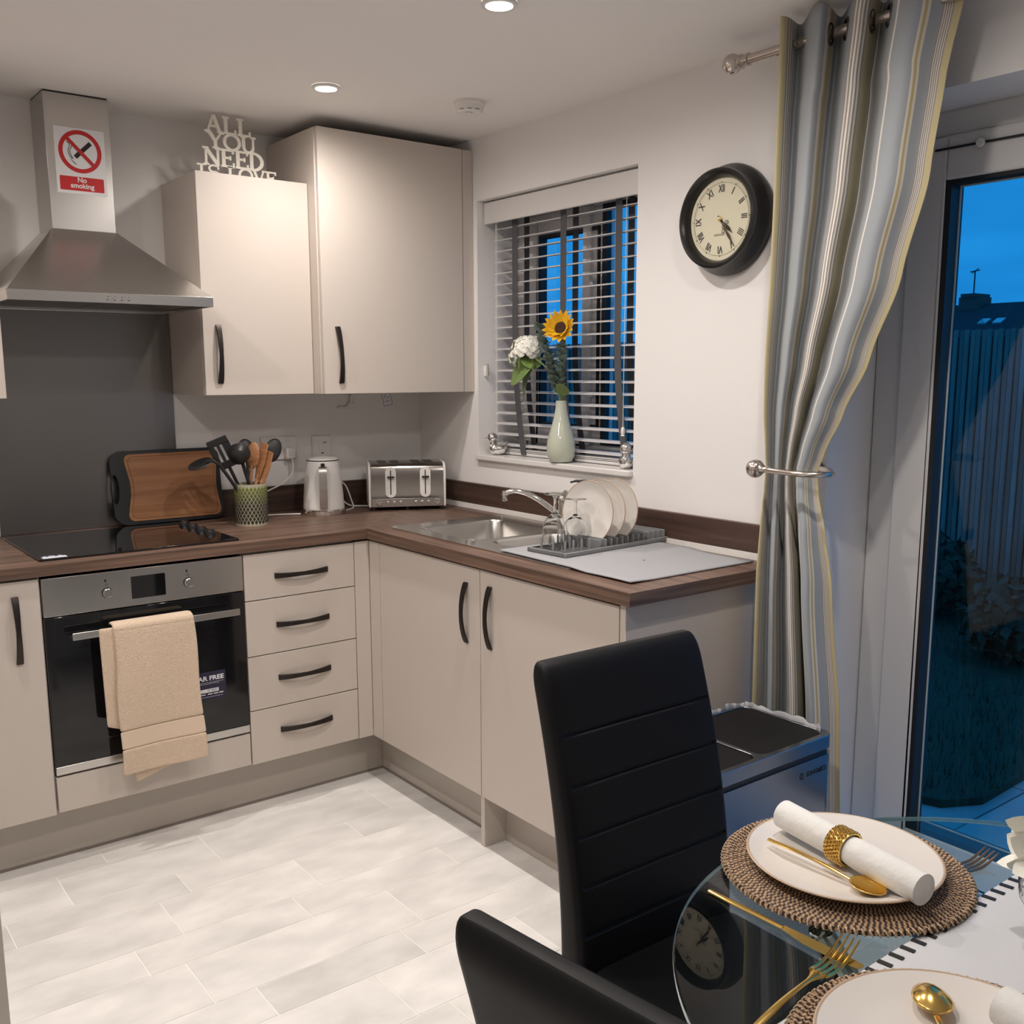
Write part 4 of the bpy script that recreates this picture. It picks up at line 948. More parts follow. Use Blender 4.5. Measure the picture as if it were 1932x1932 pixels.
# ------------------------------------------------------------------ curtain pole, curtain, hold-back
RX, RZ_ = -.135, 2.243
cp_ = thing('curtain_pole', 'satin metal curtain pole with ball finial over patio door', 'pole', (RX, -2.9, RZ_))
MB().tube([(RX,-1.83,RZ_),(RX,-3.95,RZ_)], .0125, 18).build('rod', NICKEL, cp_)
MB().lathe([(.013,0),(.016,.002),(.016,.010),(.013,.013),(.013,.022),(.0185,.026),(.0185,.032),(.013,.036)], 24, (0,0,0)).xf(T(RX,-1.842,RZ_) @ Matrix.Rotation(math.radians(-90),4,'X')).build('collar', NICKEL, cp_)
MB().sphere((RX,-1.782,RZ_), .0265, 28, 18).build('finial', NICKEL, cp_)
for yy in (-1.93, -3.8):
    MB().tube([(RX,yy,RZ_-.016),(RX+.05,yy,RZ_-.018),(-.003,yy,RZ_-.018)], .006, 10).build('bracket', NICKEL, cp_)
    MB().lathe([(.022,.001),(.022,.006),(.018,.009),(.001,.009)], 20, (0,yy,RZ_-.018), '-x').build('bracket_rose', NICKEL, cp_)

def curtain_mat():
    m = bpy.data.materials.new('striped_curtain'); m.use_nodes = True; n = m.node_tree; b = n.nodes['Principled BSDF']; b.inputs['Roughness'].default_value = .85; b.inputs['Sheen Weight'].default_value = .15
    Y = (.52,.45,.26); W = (.78,.73,.66); G = (.31,.29,.27); B_ = (.32,.345,.365); O = (.38,.29,.12); Cc = (.68,.62,.53)
    def stripes(a, b_, first):
        w = (b_-a)/9; L = [(a, G)]
        for k in range(4): L += [(a+w*(1+2*k), W), (a+w*(2+2*k), G)]
        return L
    def cgc(a, b_): w = (b_-a); return [(a, Cc), (a+.22*w, Y), (a+.42*w, O), (a+.52*w, Y), (a+.76*w, Cc), (b_, B_)]
    L1 = [(0, Y)] + stripes(.034, .088, 0) + [(.088, B_)] + cgc(.268, .315) + stripes(.435, .505, 0) + [(.505, Y)]
    L2 = [(.5, G), (.505, Y), (.560, G), (.568, W), (.576, G), (.584, B_), (.672, W), (.680, B_)] + cgc(.800, .842) + stripes(.905, .958, 0) + [(.958, Y)]
    tcn = n.nodes.new('ShaderNodeUVMap'); sx = n.nodes.new('ShaderNodeSeparateXYZ'); n.links.new(tcn.outputs['UV'], sx.inputs[0])
    outs = []
    for L in (L1, L2):
        r = n.nodes.new('ShaderNodeValToRGB'); r.color_ramp.interpolation = 'CONSTANT'; e = r.color_ramp.elements
        e[0].position = L[0][0]; e[0].color = (*L[0][1], 1); e[1].position = L[1][0]; e[1].color = (*L[1][1], 1)
        for p, c in L[2:]: q = e.new(p); q.color = (*c, 1)
        n.links.new(sx.outputs['X'], r.inputs['Fac']); outs.append(r)
    gt = n.nodes.new('ShaderNodeMath'); gt.operation = 'GREATER_THAN'; gt.inputs[1].default_value = .51; n.links.new(sx.outputs['X'], gt.inputs[0])
    mx = n.nodes.new('ShaderNodeMix'); mx.data_type = 'RGBA'; n.links.new(gt.outputs[0], mx.inputs['Factor']); n.links.new(outs[0].outputs['Color'], mx.inputs['A']); n.links.new(outs[1].outputs['Color'], mx.inputs['B'])
    n.links.new(mx.outputs['Result'], b.inputs['Base Color'])
    w = n.nodes.new('ShaderNodeTexNoise'); w.inputs['Scale'].default_value = 300; tn = n.nodes.new('ShaderNodeTexCoord'); bp = n.nodes.new('ShaderNodeBump'); bp.inputs['Strength'].default_value = .12; bp.inputs['Distance'].default_value = .001
    n.links.new(tn.outputs['Object'], w.inputs['Vector']); n.links.new(w.outputs['Fac'], bp.inputs['Height']); n.links.new(bp.outputs['Normal'], b.inputs['Normal'])
    return m
CURT = curtain_mat()
# z, left y, right y (both as seen at x=-0.1), fold depth, centre x
LV = [(2.297,-1.913,-2.412,.060,RX),(2.243,-1.913,-2.398,.060,RX),(2.104,-1.913,-2.372,.058,RX),(1.883,-1.910,-2.345,.055,RX),(1.663,-1.906,-2.288,.050,RX),(1.467,-1.900,-2.214,.044,RX),(1.335,-1.902,-2.148,.036,RX+.003),(1.235,-1.912,-2.100,.030,RX+.006),
      (1.185,-1.917,-2.080,.024,RX+.008),(1.130,-1.914,-2.086,.027,RX+.006),(1.037,-1.908,-2.110,.036,RX),(.893,-1.903,-2.137,.043,RX),(.515,-1.908,-2.185,.050,RX),(.25,-1.909,-2.20,.052,RX),(-.02,-1.910,-2.21,.053,RX)]
def lev(z):
    for a, b in zip(LV, LV[1:]):
        if b[0] <= z <= a[0]:
            t = (a[0]-z)/(a[0]-b[0]); t = t*t*(3-2*t)*.5+t*.5; return [a[k]+(b[k]-a[k])*t for k in range(1,5)]
    return list(LV[0][1:] if z > LV[0][0] else LV[-1][1:])
def wfold(u):
    if u < .1166667: return 1-(1-math.cos(2*PI*u/.2333333))*.72
    if u < .2333333: return 1-(1-math.cos(2*PI*u/.2333333))*.72
    if u < .70: return math.cos(2*PI*u/.2333333)
    t = (u-.70)/.30; return 1-1.15*t*t*(3-2*t) + .12*math.sin(2*PI*t)
def usfold(u): return u + (.012*math.sin(2*PI*u/.2333333) if u < .70 else 0)
NU, NV = 240, 90; vs, uv = [], []
for j in range(NV+1):
    z = 2.297-(2.297+.015)*j/NV; yl, yr_, am, xc = lev(z)
    for i in range(NU+1):
        u = i/NU
        ph = 4*u
        low = max(0, min(1, (1.16-z)/.3))
        w = wfold(u)
        x = xc - am*w + low*.008*math.sin(11*u+2)
        us = usfold(u)
        us = us + low*.03*math.sin(2*PI*2.3*u)
        y = yl+(yr_-yl)*us
        slope = .72+(.60-.72)*u
        y += slope*(x+.1) + .004*math.sin(3*z+7*u)*(1 if z < 2.1 else 0)
        vs.append((x, y, z)); uv.append((u, j/NV))
fs = [(j*(NU+1)+i, (j+1)*(NU+1)+i, (j+1)*(NU+1)+i+1, j*(NU+1)+i+1) for j in range(NV) for i in range(NU)]
ct = thing('curtain', 'striped blue-grey and gold curtain tied back beside patio door', 'curtain', (RX, -2.1, 0))
me = bpy.data.meshes.new('fabric'); me.from_pydata(vs, [], fs); ul = me.uv_layers.new(name='UVMap')
for lp in me.loops: ul.data[lp.index].uv = uv[lp.vertex_index]
me.materials.append(CURT)
for p in me.polygons: p.use_smooth = True
o = bpy.data.objects.new('fabric', me); COL.objects.link(o); o.parent = ct; o.location = -Vector(ct.location); sm = o.modifiers.new('cloth', 'SOLIDIFY'); sm.thickness = .0016
for k in range(6):     # eyelets where the cloth crosses the pole
    u = (.25+.5*k)*.2333333 if k < 6 else .9; yl, yr_, am, xc = lev(RZ_); y = yl+(yr_-yl)*usfold(u)+(.72-.12*u)*(RX+.1)
    e_ = MB(); e_.tube([(0, .0235*math.cos(2*PI*q/24), .0235*math.sin(2*PI*q/24)) for q in range(24)], .0035, 8, closed=True)
    du = .004; p_ = [(xc-am*wfold(q), yl+(yr_-yl)*usfold(q)+(.72-.12*q)*(xc-am*wfold(q)+.1)) for q in (u-du, u+du)]
    e_.xf(T(RX, y, RZ_) @ Matrix.Rotation(math.atan2(p_[1][1]-p_[0][1], p_[1][0]-p_[0][0])-PI/2, 4, 'Z')).build('eyelet', mat('eyelet_metal', (.12,.10,.10), .25, .9), ct)
hk = thing('curtain_holdback', 'satin metal hold-back with ball end around the curtain', 'holdback', (-.1, -2.0, 1.185))
HX = -.213
MB().sphere((HX+.01,-1.962,1.188), .0245, 24, 16, (1,1,1)).build('ball', NICKEL, hk)
MB().lathe([(.014,0),(.009,.008),(.0075,.016),(.010,.018),(.010,.024),(.0075,.026)], 18).xf(T(HX+.008,-1.984,1.188) @ Matrix.Rotation(math.radians(90),4,'X')).build('collar', NICKEL, hk)
MB().tube(smooth_path([(HX+.006,-2.005,1.187),(HX+.002,-2.06,1.186),(HX+.004,-2.115,1.185),(HX+.03,-2.155,1.185),(HX+.075,-2.150,1.184),(-.06,-2.09,1.183),(-.02,-2.03,1.182),(-.002,-2.01,1.182)]), .0075, 14).build('arm', NICKEL, hk)
MB().lathe([(.02,.0005),(.02,.005),(.015,.008),(.001,.008)], 20, (0,-2.012,1.182), '-x').build('wall_rose', NICKEL, hk)

# ------------------------------------------------------------------ tea towel on the oven handle
tw = thing('tea_towel', 'beige terry towel folded over the oven handle', 'towel', (-1.40, -.66, .69))
def sheet(f, nu, nv, name, m, th, par):
    b = MB(); vs = [f(i/nu, j/nv) for j in range(nv+1) for i in range(nu+1)]
    b.add(vs, [(j*(nu+1)+i, j*(nu+1)+i+1, (j+1)*(nu+1)+i+1, (j+1)*(nu+1)+i) for j in range(nv) for i in range(nu)])
    o = b.build(name, m, par, solid=th); k = o.modifiers.new('round', 'SUBSURF'); k.levels = k.render_levels = 1; return o
def lerp(a, b, t): return a+(b-a)*t
YF = DF-.066
def front(u, v, z0=None):
    xl = lerp(-1.505, -1.505, v); xr = lerp(-1.262, -1.243, v); z = lerp(.697-.006*u*0, lerp(.238, .240, u), v)
    if v == 0: z = lerp(.697, .700, u)
    return (lerp(xl, xr, u)+.003*math.sin(9*v), YF - .004*math.sin(PI*v) - .006*math.sin(5*u+3*v)*v, z)
def full_front(u, v):
    # v<.12 wraps over the bar, the rest hangs
    if v < .14:
        a = v/.14; ang = PI*(1-a)*.8; return (lerp(-1.505,-1.262,u), (DF-.040)-.027*math.cos(ang-.2)-.0, .690+.015*math.sin(ang)+.004*(1-a))
    return front(u, (v-.14)/.86)
def part(v0, v1): return lambda u, v: full_front(u, lerp(v0, v1, v))
sheet(part(0, .735), 14, 40, 'front_panel', TOWEL, .010, tw)
sheet(part(.735, .845), 14, 8, 'woven_band', TOWELB, .006, tw)
sheet(part(.845, 1), 14, 12, 'hem', TOWEL, .010, tw)
sheet(lambda u, v: (lerp(-1.542, -1.495, u)+.006*v, DF-.056-.003*u, lerp(.700, lerp(.397,.380,u), v)), 6, 20, 'side_fold', TOWEL, .008, tw)
sheet(lambda u, v: (lerp(lerp(-1.50,-1.462,v), lerp(-1.27,-1.30,v), u), DF-.0495, lerp(.66, lerp(.200,.248,u), v)), 10, 20, 'back_panel', TOWEL, .007, tw)

# ------------------------------------------------------------------ bin
bx0, bx1, byf, byb, bz = -.835, -.275, -2.292, -2.008, .572
bn = thing('pedal_bin', 'steel double recycling bin with two black lids', 'bin', (-.555, -2.15, FZ))
b = MB(); b.prism(rrect(bx0, bx1, byf, byb, .03, 6), .525-.012-FZ, 'xy', FZ+.012); b.build('body', BINST, bn)
MB().prism(rrect(bx0+.004, bx1-.004, byf+.004, byb-.004, .028, 6), .014, 'xy', .524).build('shadow_gap', BLACKP, bn)
plate_with_holes(rrect(bx0, bx1, byf, byb, .03, 6), [rrect(bx0+.016, -.546, byf+.018, byb-.016, .025, 6), rrect(-.534, bx1-.016, byf+.018, byb-.016, .025, 6)], bz, .034).build('collar', BINST, bn, bevel=.002)
for a0, a1 in ((bx0+.018, -.548), (-.532, bx1-.018)): MB().prism(rrect(a0, a1, byf+.020, byb-.018, .024, 6), .02, 'xy', bz-.022).build('lid', BINLID, bn, bevel=.002)
add_text('lettering', 'SONGMICS', .0165, BLK, bn, T(-.345, byf-.0004, .492) @ FACE_Y, depth=.0002, bold=.0004, sx=.95)
r_ = ringm(0, 0, .0045, .0068, 20); r_.xf(T(-.402, byf-.0003, .4925) @ FACE_Y @ Matrix.Scale(1.25, 4, (0,1,0))).build('logo_mark', BLK, bn, smooth=False)
MB().prism(rrect(bx0+.01, bx1-.01, byf+.008, byb-.008, .025, 5), .0115, 'xy', FZ+.0005).build('base', BLACKP, bn)
for xx in (-.69, -.42): box(xx-.03, xx+.03, byf-.03, byf+.01, FZ+.014, FZ+.022).build('pedal', SINKST, bn, bevel=.003)
m = MB(); vs = []; path_ = [(bx1-.07, byb-.014), (bx1-.02, byb-.020), (bx1-.014, byb-.08), (bx1-.014, byf+.06), (bx1-.03, byf+.022)]
path_ = [(p.x, p.y) for p in smooth_path([(-.45,byb-.012,0),(-.38,byb-.012,0),(bx1-.03,byb-.018,0),(bx1-.012,byb-.07,0),(bx1-.012,byf+.07,0),(bx1-.024,byf+.026,0)], 8)]
for i, (a, b_) in enumerate(path_):
    w_ = .004*math.sin(i*2.1)+.003*math.sin(i*5.3); hh = .012+.004*math.sin(i*.7)+.003*math.sin(i*1.9)
    vs += [(a+w_*.3, b_+w_*.3, bz-.006), (a+.006+w_, b_+.004+w_, bz+hh*.8), (a+.012+w_*.5, b_+.008, bz+.004)]
n_ = len(path_); m.add(vs, [(3*i, 3*i+3, 3*i+4, 3*i+1) for i in range(n_-1)] + [(3*i+1, 3*i+4, 3*i+5, 3*i+2) for i in range(n_-1)])
m.build('bin_liner', mat('liner', (.62,.62,.64), .35, trans=.15), bn, solid=.0008)

# ------------------------------------------------------------------ chairs
def chair(lb, loc, rz, W=.378, ZT=.985):
    """origin on the floor under the backrest; the chair faces local -y"""
    c = thing('dining_chair', lb, 'chair', loc, group='black dining chairs', rz=rz)
    def pb_(mb, nm, m=LEATH, **k): o = mb.build(nm, m, None, **k); o.parent = c; return o
    def spine(z):      # y of the backrest front face, thickness
        t = (z-.40)/(ZT-.40); y = -.070+.105*t**1.25 - .018*math.sin(PI*t); th = .066-.016*t; return y, th
    grooves = [.905-.098*k for k in range(6)]; grooves = [ZT-.115-.083*k for k in range(5)]
    zs_ = sorted(set([.40+(ZT-.05-.40)*k/26 for k in range(27)] + [g+d_ for g in grooves for d_ in (-.006,-.002,.002,.006)]))
    rings = []
    NX_ = 10
    def ring(z, y0, th, w, gd=0, r=.016):
        pts = rrect(-w/2, w/2, y0, y0+th, min(r, th*.45), 5)
        out_ = []
        for a, b in pts:
            inset = gd if (b < y0+.004 and abs(a) < w/2-.012) else 0
            out_.append((a, b+inset, z))
        # bow the back a little
        return [(a, b+.10*(a*a), zz) for a, b, zz in out_]
    def ringx(z, y0, th, w, gd, r):
        # subdivide front edge for bow
        pts = rrect(-w/2, w/2, y0, y0+th, min(r, th*.45), 5); res = []
        for i, p in enumerate(pts):
            q = pts[(i+1) % len(pts)]; n = 8 if abs(p[0]-q[0]) > .1 else 1
            for k in range(n): res.append((p[0]+(q[0]-p[0])*k/n, p[1]+(q[1]-p[1])*k/n))
        return [(a, b+(gd if (b < y0+.003 and abs(a) < w/2-.014) else 0)-.18*(w*w/4-a*a)*-1*.35, z) for a, b in res]
    for z in zs_:
        y0, th = spine(z); gd = .0045 if any(abs(z-g) < .0025 for g in grooves) else 0
        rings.append(ringx(z, y0, th, W, gd, .018))
    for k in range(1, 9):
        a = k/8*PI/2; z = ZT-.05+.05*math.sin(a); y0, th = spine(z); s = math.cos(a)
        rings.append(ringx(z, y0+th*.5*(1-max(.12, s))*.8, th*(1-(1-max(.12, s))*.8), W-.05*(1-s)**1.3*.6, 0, .018*max(.2, s)))
    pb_(MB().loft(rings), 'backrest')
    for s in (-1, 1):
        pth = []
        for k in range(20):
            z = .45+(ZT-.038-.45)*k/19; y0, th = spine(z); pth.append((s*(W/2-.0035), y0+.012+.063*(0), z))
        pb_(MB().tube(pth, .0028, 6), 'piping')
    # seat cushion
    rings = []
    for z, ins in ((.375,.012),(.385,.004),(.43,0),(.452,.006),(.463,.020),(.467,.045)):
        rings.append([(a, b, z+ (.006*(1-(a/.2)**2) if z > .46 else 0)) for a, b in rrect(-W/2-.012+ins, W/2+.012-ins, -.455+ins, -.045-ins*.3, .035, 6)])
    pb_(MB().loft(rings), 'seat')
    for sx_ in (-1, 1):
        pb_(MB().tube([(sx_*(W/2-.02), -.425, .38), (sx_*(W/2-.012), -.435, .004)], [.016,.012], 12), 'leg', CHROME)
        pb_(MB().tube([(sx_*(W/2-.02), -.06, .42), (sx_*(W/2-.015), -.03, .2), (sx_*(W/2-.010), .03, .004)], [.016,.014,.012], 12), 'leg', CHROME)
    return c
chair('black padded dining chair with full back seen by the bin', (-1.100, -2.445, FZ), math.radians(-1))
chair('black padded dining chair in the near foreground, cut by lower edge', (-1.742, -3.120, FZ), math.radians(98))

# ------------------------------------------------------------------ glass table
TX, TY, TR, TZ = -1.180, -3.213, .443, .75
tb_ = thing('dining_table', 'round clear glass dining table on chrome legs', 'table', (TX, TY, FZ))
MB().lathe([(.001,TZ-.010),(TR-.003,TZ-.010),(TR,TZ-.008),(TR,TZ-.002),(TR-.002,TZ),(.001,TZ)], 128, (TX,TY,0)).build('glass_top', GLASST, tb_)
MB().lathe([(TR+.0002,TZ-.0085),(TR+.0009,TZ-.005),(TR+.0002,TZ-.0015)], 128, (TX,TY,0), cap0=False, cap1=False).build('polished_edge', mat('glass_edge', (.45,.60,.58), .15, trans=.3), tb_)
for k in range(4):
    a = math.radians(18+90*k); c_, s_ = math.cos(a), math.sin(a); o_ = .022
    p0 = Vector((TX+.275*c_-s_*o_, TY+.275*s_+c_*o_, TZ-.012)); p1 = Vector((TX-.25*c_-s_*o_, TY-.25*s_+c_*o_, FZ+.012))
    sv = Vector((-s_, c_, 0))*.012; m_ = MB(); m_.tube([p0+sv, p1+sv], .0105, 10); m_.tube([p0-sv, p1-sv], .0105, 10); m_.build('leg', CHROME, tb_)
    MB().lathe([(.015,-.0015),(.015,.0012),(.001,.0014)], 20, (p0.x, p0.y, TZ-.012)).build('glass_pad', CHROME, tb_)
    MB().lathe([(.02,0),(.02,.012),(.001,.013)], 16, (p1.x, p1.y, FZ+.0005)).build('foot', BLACKP, tb_)
MB().lathe([(.04,-.03),(.045,-.02),(.045,.02),(.04,.03)], 24, (TX,TY,.38)).build('leg_hub', CHROME, tb_)

# table runner with stitched edge
RY0, RY1 = -3.050, -3.376
tr_ = thing('table_runner', 'white linen table runner with black stitched edge', 'runner', (TX, TY, TZ))
def run_pt(u, v):
    x = lerp(-1.585, -.775, u); y = lerp(RY1, RY0, v); z = TZ+.0016
    z += .0025*max(0, math.sin(38*(x+.2*y)))*max(0, math.sin(PI*v))**2*.5
    d_ = math.hypot(x-TX, y-TY)
    if d_ > TR-.02: z = min(z, TZ+.0016) 
    return (x, y, z)
sheet(run_pt, 60, 24, 'cloth', LINEN, .0012, tr_)
stm = box(-.0035, .0035, -.0085, .0085, 0, .0012).mesh('stitch'); stm.materials.append(BLK)
n_ = 34
for k in range(n_):
    for yy, sg in ((RY0-.010, 1), (RY1+.010, -1)):
        o = place('stitch', stm, tr_, (-1.572+k*.0242, yy, TZ+.0024), smooth=False); o.rotation_euler.z = math.radians(8*sg)

def placemat(cx, cy, R, lb):
    p = thing('placemat', lb, 'placemat', (cx, cy, TZ+.0046), group='round woven placemats')
    b = MB(); rings = []; N = 150
    prof = [(R-.0015,.001),(R,.003),(R-.002,.0058)]
    # coiled rope rows with braid bumps
    rows_ = 18
    for r_i in range(rows_+1):
        for sub in (0, .5):
            rr = R-.002-(R*.62)*(r_i+sub)/rows_; prof.append((rr, .0062 if sub == 0 else .0046))
    for q, (r, h) in enumerate(prof):
        rings.append([(r*math.cos(2*PI*k/N), r*math.sin(2*PI*k/N), h+.0009*((k+q//2) % 2)*(1 if q > 1 else 0)) for k in range(N)])
    rings.insert(0, [(R*.3*math.cos(2*PI*k/N), R*.3*math.sin(2*PI*k/N), .0006) for k in range(N)])
    b.loft(rings, True, True); o = b.build('weave', RATTAN, None); o.parent = p
    sm_ = MB().tube([(0,-.0008,0),(0,.0030,.0030),(0,.0010,.0062),(0,-.006,.0064)], .0014, 5).mesh('edge_stitch'); sm_.materials.append(mat('rattan_light', (.50,.36,.24), .7))
    ed = MB(); ns_ = 110
    for k in range(ns_):
        a = 2*PI*k/ns_; M = Matrix.Rotation(a-PI/2, 4, 'Z') @ T(0, R-.001, 0) @ Matrix.Rotation(.5, 4, 'Y')
        vs = [tuple(M @ v.co) for v in sm_.vertices]; ed.add(vs, [tuple(f.vertices) for f in sm_.polygons])
    o = ed.build('edge_binding', MATS['rattan_light'], None); o.parent = p; o['kind'] = 'stuff'
    return p
M1 = (-1.155, -2.903); M2 = (-1.420, -3.222)
placemat(*M1, .166, 'woven placemat under the far dinner plate'); placemat(*M2, .176, 'woven placemat at the bottom edge of the picture')
PZ = TZ+.0046+.0072
def dplate(cx, cy, R, lb):
    p = thing('dinner_plate', lb, 'plate', (cx, cy, PZ), group='cream dinner plates')
    o = MB().lathe(plate_prof(R, .017), 72).build('dish', CERAM, None); o.parent = p
    o = MB().lathe(rim_ring(R, .017), 72, cap0=False, cap1=False).build('rim', mat('plate_rim', (.50,.37,.26), .35), None); o.parent = p
dplate(-1.155, -2.900, .131, 'cream dinner plate holding spoon and rolled napkin'); dplate(-1.420, -3.211, .138, 'cream dinner plate cut off at the lower right corner')
def napkin(p0, p1, lb, rings_on=True):
    p0, p1 = Vector(p0), Vector(p1); n_ = thing('rolled_napkin', lb, 'napkin', tuple((p0+p1)/2), group='rolled napkins')
    ax = (p1-p0).normalized(); sd_ = Vector((0,0,1)).cross(ax).normalized(); upv = ax.cross(sd_)*1; L = (p1-p0).length; rs = []; R = .0205
    for i in range(25):
        t = i/24; q = p0.lerp(p1, t)-(p0+p1)/2; rr = R*(1-.12*math.exp(-((t-.47)/.08)**2)); ring_ = []
        for k in range(36):
            a = 2*PI*k/36; sp_r = rr*(1+.05*((k/36)))
            ring_.append(q + (sd_*math.cos(a) + upv*math.sin(a))*sp_r)
        rs.append(ring_)
    ends = [[c + (p-c)*.86 + ax*(.003 if e_ else -.003)*-1 for p in r] for e_, r, c in ((0, rs[0], p0-(p0+p1)/2), (1, rs[-1], p1-(p0+p1)/2))]
    o = MB().loft([ends[0]]+rs+[ends[1]]).build('roll', NAPK, None); o.parent = n_
    return n_, (p0, p1, ax, sd_, upv)
def napring(fr, t, lb):
    p0, p1, ax, sd_, upv = fr; c = p0.lerp(p1, t); g = thing('napkin_ring', lb, 'ring', tuple(c), group='gold napkin rings')
    rs = []; R = .0222
    for q, (w, r) in enumerate(((-.014,R-.0005),(-.014,R+.001),(-.012,R+.0016),(.012,R+.0016),(.014,R+.001),(.014,R-.0005))):
        rs.append([ax*w + (sd_*math.cos(2*PI*k/40)+upv*math.sin(2*PI*k/40))*r for k in range(40)])
    o = MB().loft(rs, False, False).build('band', GOLD, None); o.parent = g
    bd = MB()
    for j in range(5):
        for k in range(26):
            a = 2*PI*(k+.5*(j % 2))/26; cc_ = ax*(-.0105+.00525*j) + (sd_*math.cos(a)+upv*math.sin(a))*(R+.0016); bd.sphere(cc_, .0026, 6, 4)
    o = bd.build('bead', GOLD, None); o.parent = g; o['kind'] = 'stuff'
nz_ = PZ+.0062+.0216
_, fr = napkin((-1.150,-2.795,nz_+.008), (-1.183,-3.035,nz_+.004), 'white rolled napkin in gold ring on the far plate')
napring(fr, .46, 'gold beaded ring around the far napkin')
_, fr2 = napkin((-1.338,-3.212,nz_+.006), (-1.380,-3.43,nz_+.006), 'white rolled napkin at the lower right corner')
napring(fr2, .55, 'gold beaded ring around the near napkin')
def cut_basis(p0, p1):
    p0, p1 = Vector(p0), Vector(p1); v = p1-p0; L = v.length; q = v.to_track_quat('Y','Z').to_matrix().to_4x4(); return p0, L, q
def spoon(p0, p1, lb, flip=False):
    p, L, q = cut_basis(p0, p1); s = thing('gold_spoon', lb, 'spoon', tuple(p), group='gold cutlery')
    rs = []
    for i in range(20):
        t = i/19; y = L*.74*t; w = .0030+.0022*math.sin(PI*min(1, t*1.6))*(1-t)+.0006*(1-t); hgt = .0018; z = .004+.010*math.sin(PI*t)*.35+.003*t
        rs.append([(w*math.cos(2*PI*k/10), y, z+hgt*math.sin(2*PI*k/10)) for k in range(10)])
    o = MB().xf(Matrix()).loft(rs).xf(q).build('handle', GOLD, None); o.parent = s
    b = MB(); gv = []; NU_, NV_ = 14, 10; A, B_ = L*.135, .0205
    for j in range(NV_+1):
        for i in range(NU_):
            r = j/NV_; a = 2*PI*i/NU_; yy = L*.72+A+A*r*math.cos(a)*(1.0); xx = B_*r*math.sin(a)*(1-.12*math.cos(a)); zz = .0095*(r*r-1)*(1 if not flip else -1)+.012
            gv.append((xx, yy, zz))
    b.add(gv, [(j*NU_+i, j*NU_+(i+1) % NU_, (j+1)*NU_+(i+1) % NU_, (j+1)*NU_+i) for j in range(NV_) for i in range(NU_)])
    o = b.xf(q).build('bowl', GOLD, None, solid=.0012); o.parent = s
def fork(p0, p1, lb, m=GOLD, arch=1.):
    p, L, q = cut_basis(p0, p1); s = thing('gold_fork' if m == GOLD else 'table_fork', lb, 'fork', tuple(p), group='gold cutlery' if m == GOLD else None)
    rs = []
    for i in range(20):
        t = i/19; y = L*.68*t; w = .0032+.0022*math.sin(PI*min(1, t*1.5))*(1-t); z = .0022+.011*math.sin(PI*t*.9)*.55*arch
        if t > .85: w = lerp(w, .011, (t-.85)/.15)
        rs.append([(w*math.cos(2*PI*k/10), y, z+.0018*math.sin(2*PI*k/10)) for k in range(10)])
    o = MB().loft(rs).xf(q).build('handle', m, None); o.parent = s
    for k in range(4):
        x = -.0108+k*.0072; pth = [(x*.95, L*.665, .0058), (x, L*.74, .0028), (x, L*.86, .0040), (x, L, .0170)]
        o = MB().tube(smooth_path(pth, 5), [.0021]*11+[.002,.0018,.0015,.0012,.001], 6).xf(q).build('tine', m, None); o.parent = s
spoon((-1.207,-2.812,PZ+.016), (-1.204,-2.997,PZ+.004), 'gold teaspoon beside the napkin on the far plate')
spoon((-1.505,-3.275,PZ+.016), (-1.338,-3.128,PZ+.004), 'gold spoon on the near plate at lower right', flip=True)
def knife(p0, p1, lb):
    p, L, q = cut_basis(p0, p1); s = thing('gold_knife', lb, 'knife', tuple(p), group='gold cutlery')
    rs = []
    for i in range(16):
        t = i/15; y = L*.52*t; w = .0034+.0018*math.sin(PI*t); rs.append([(w*math.cos(2*PI*k/10), y, .0028+.002*math.sin(2*PI*k/10)) for k in range(10)])
    o = MB().loft(rs).xf(q).build('handle', GOLD, None); o.parent = s
    rs = []
    for i in range(14):
        t = i/13; y = L*(.515+.485*t); wl = .0036+.0075*min(1, t*3)*(1-max(0, t-.8)/.2*.55); wr = .0036+.0015*min(1, t*3)*(1-max(0, t-.8)/.2*.8); rs.append([(-wr, y, .0012), (wl, y, .0024), (wl, y, .0030), (-wr, y, .0044)])
    o = MB().loft(rs).xf(q).build('blade', GOLD, None); o.parent = s
knife((-1.342,-2.822,TZ+.0002), (-1.334,-3.048,TZ+.0002), 'gold knife lying on the glass left of far placemat')
fork((-1.545,-3.047,TZ+.0022), (-1.312,-3.018,TZ+.0022), 'gold fork with raised tines between the two placemats')
fork((-1.16,-2.972,TZ+.0005), (-.958,-3.010,TZ+.0005), 'bronze fork showing its tines right of far placemat', mat('bronze_fork', (.36,.28,.23), .25, 1.), arch=.0)

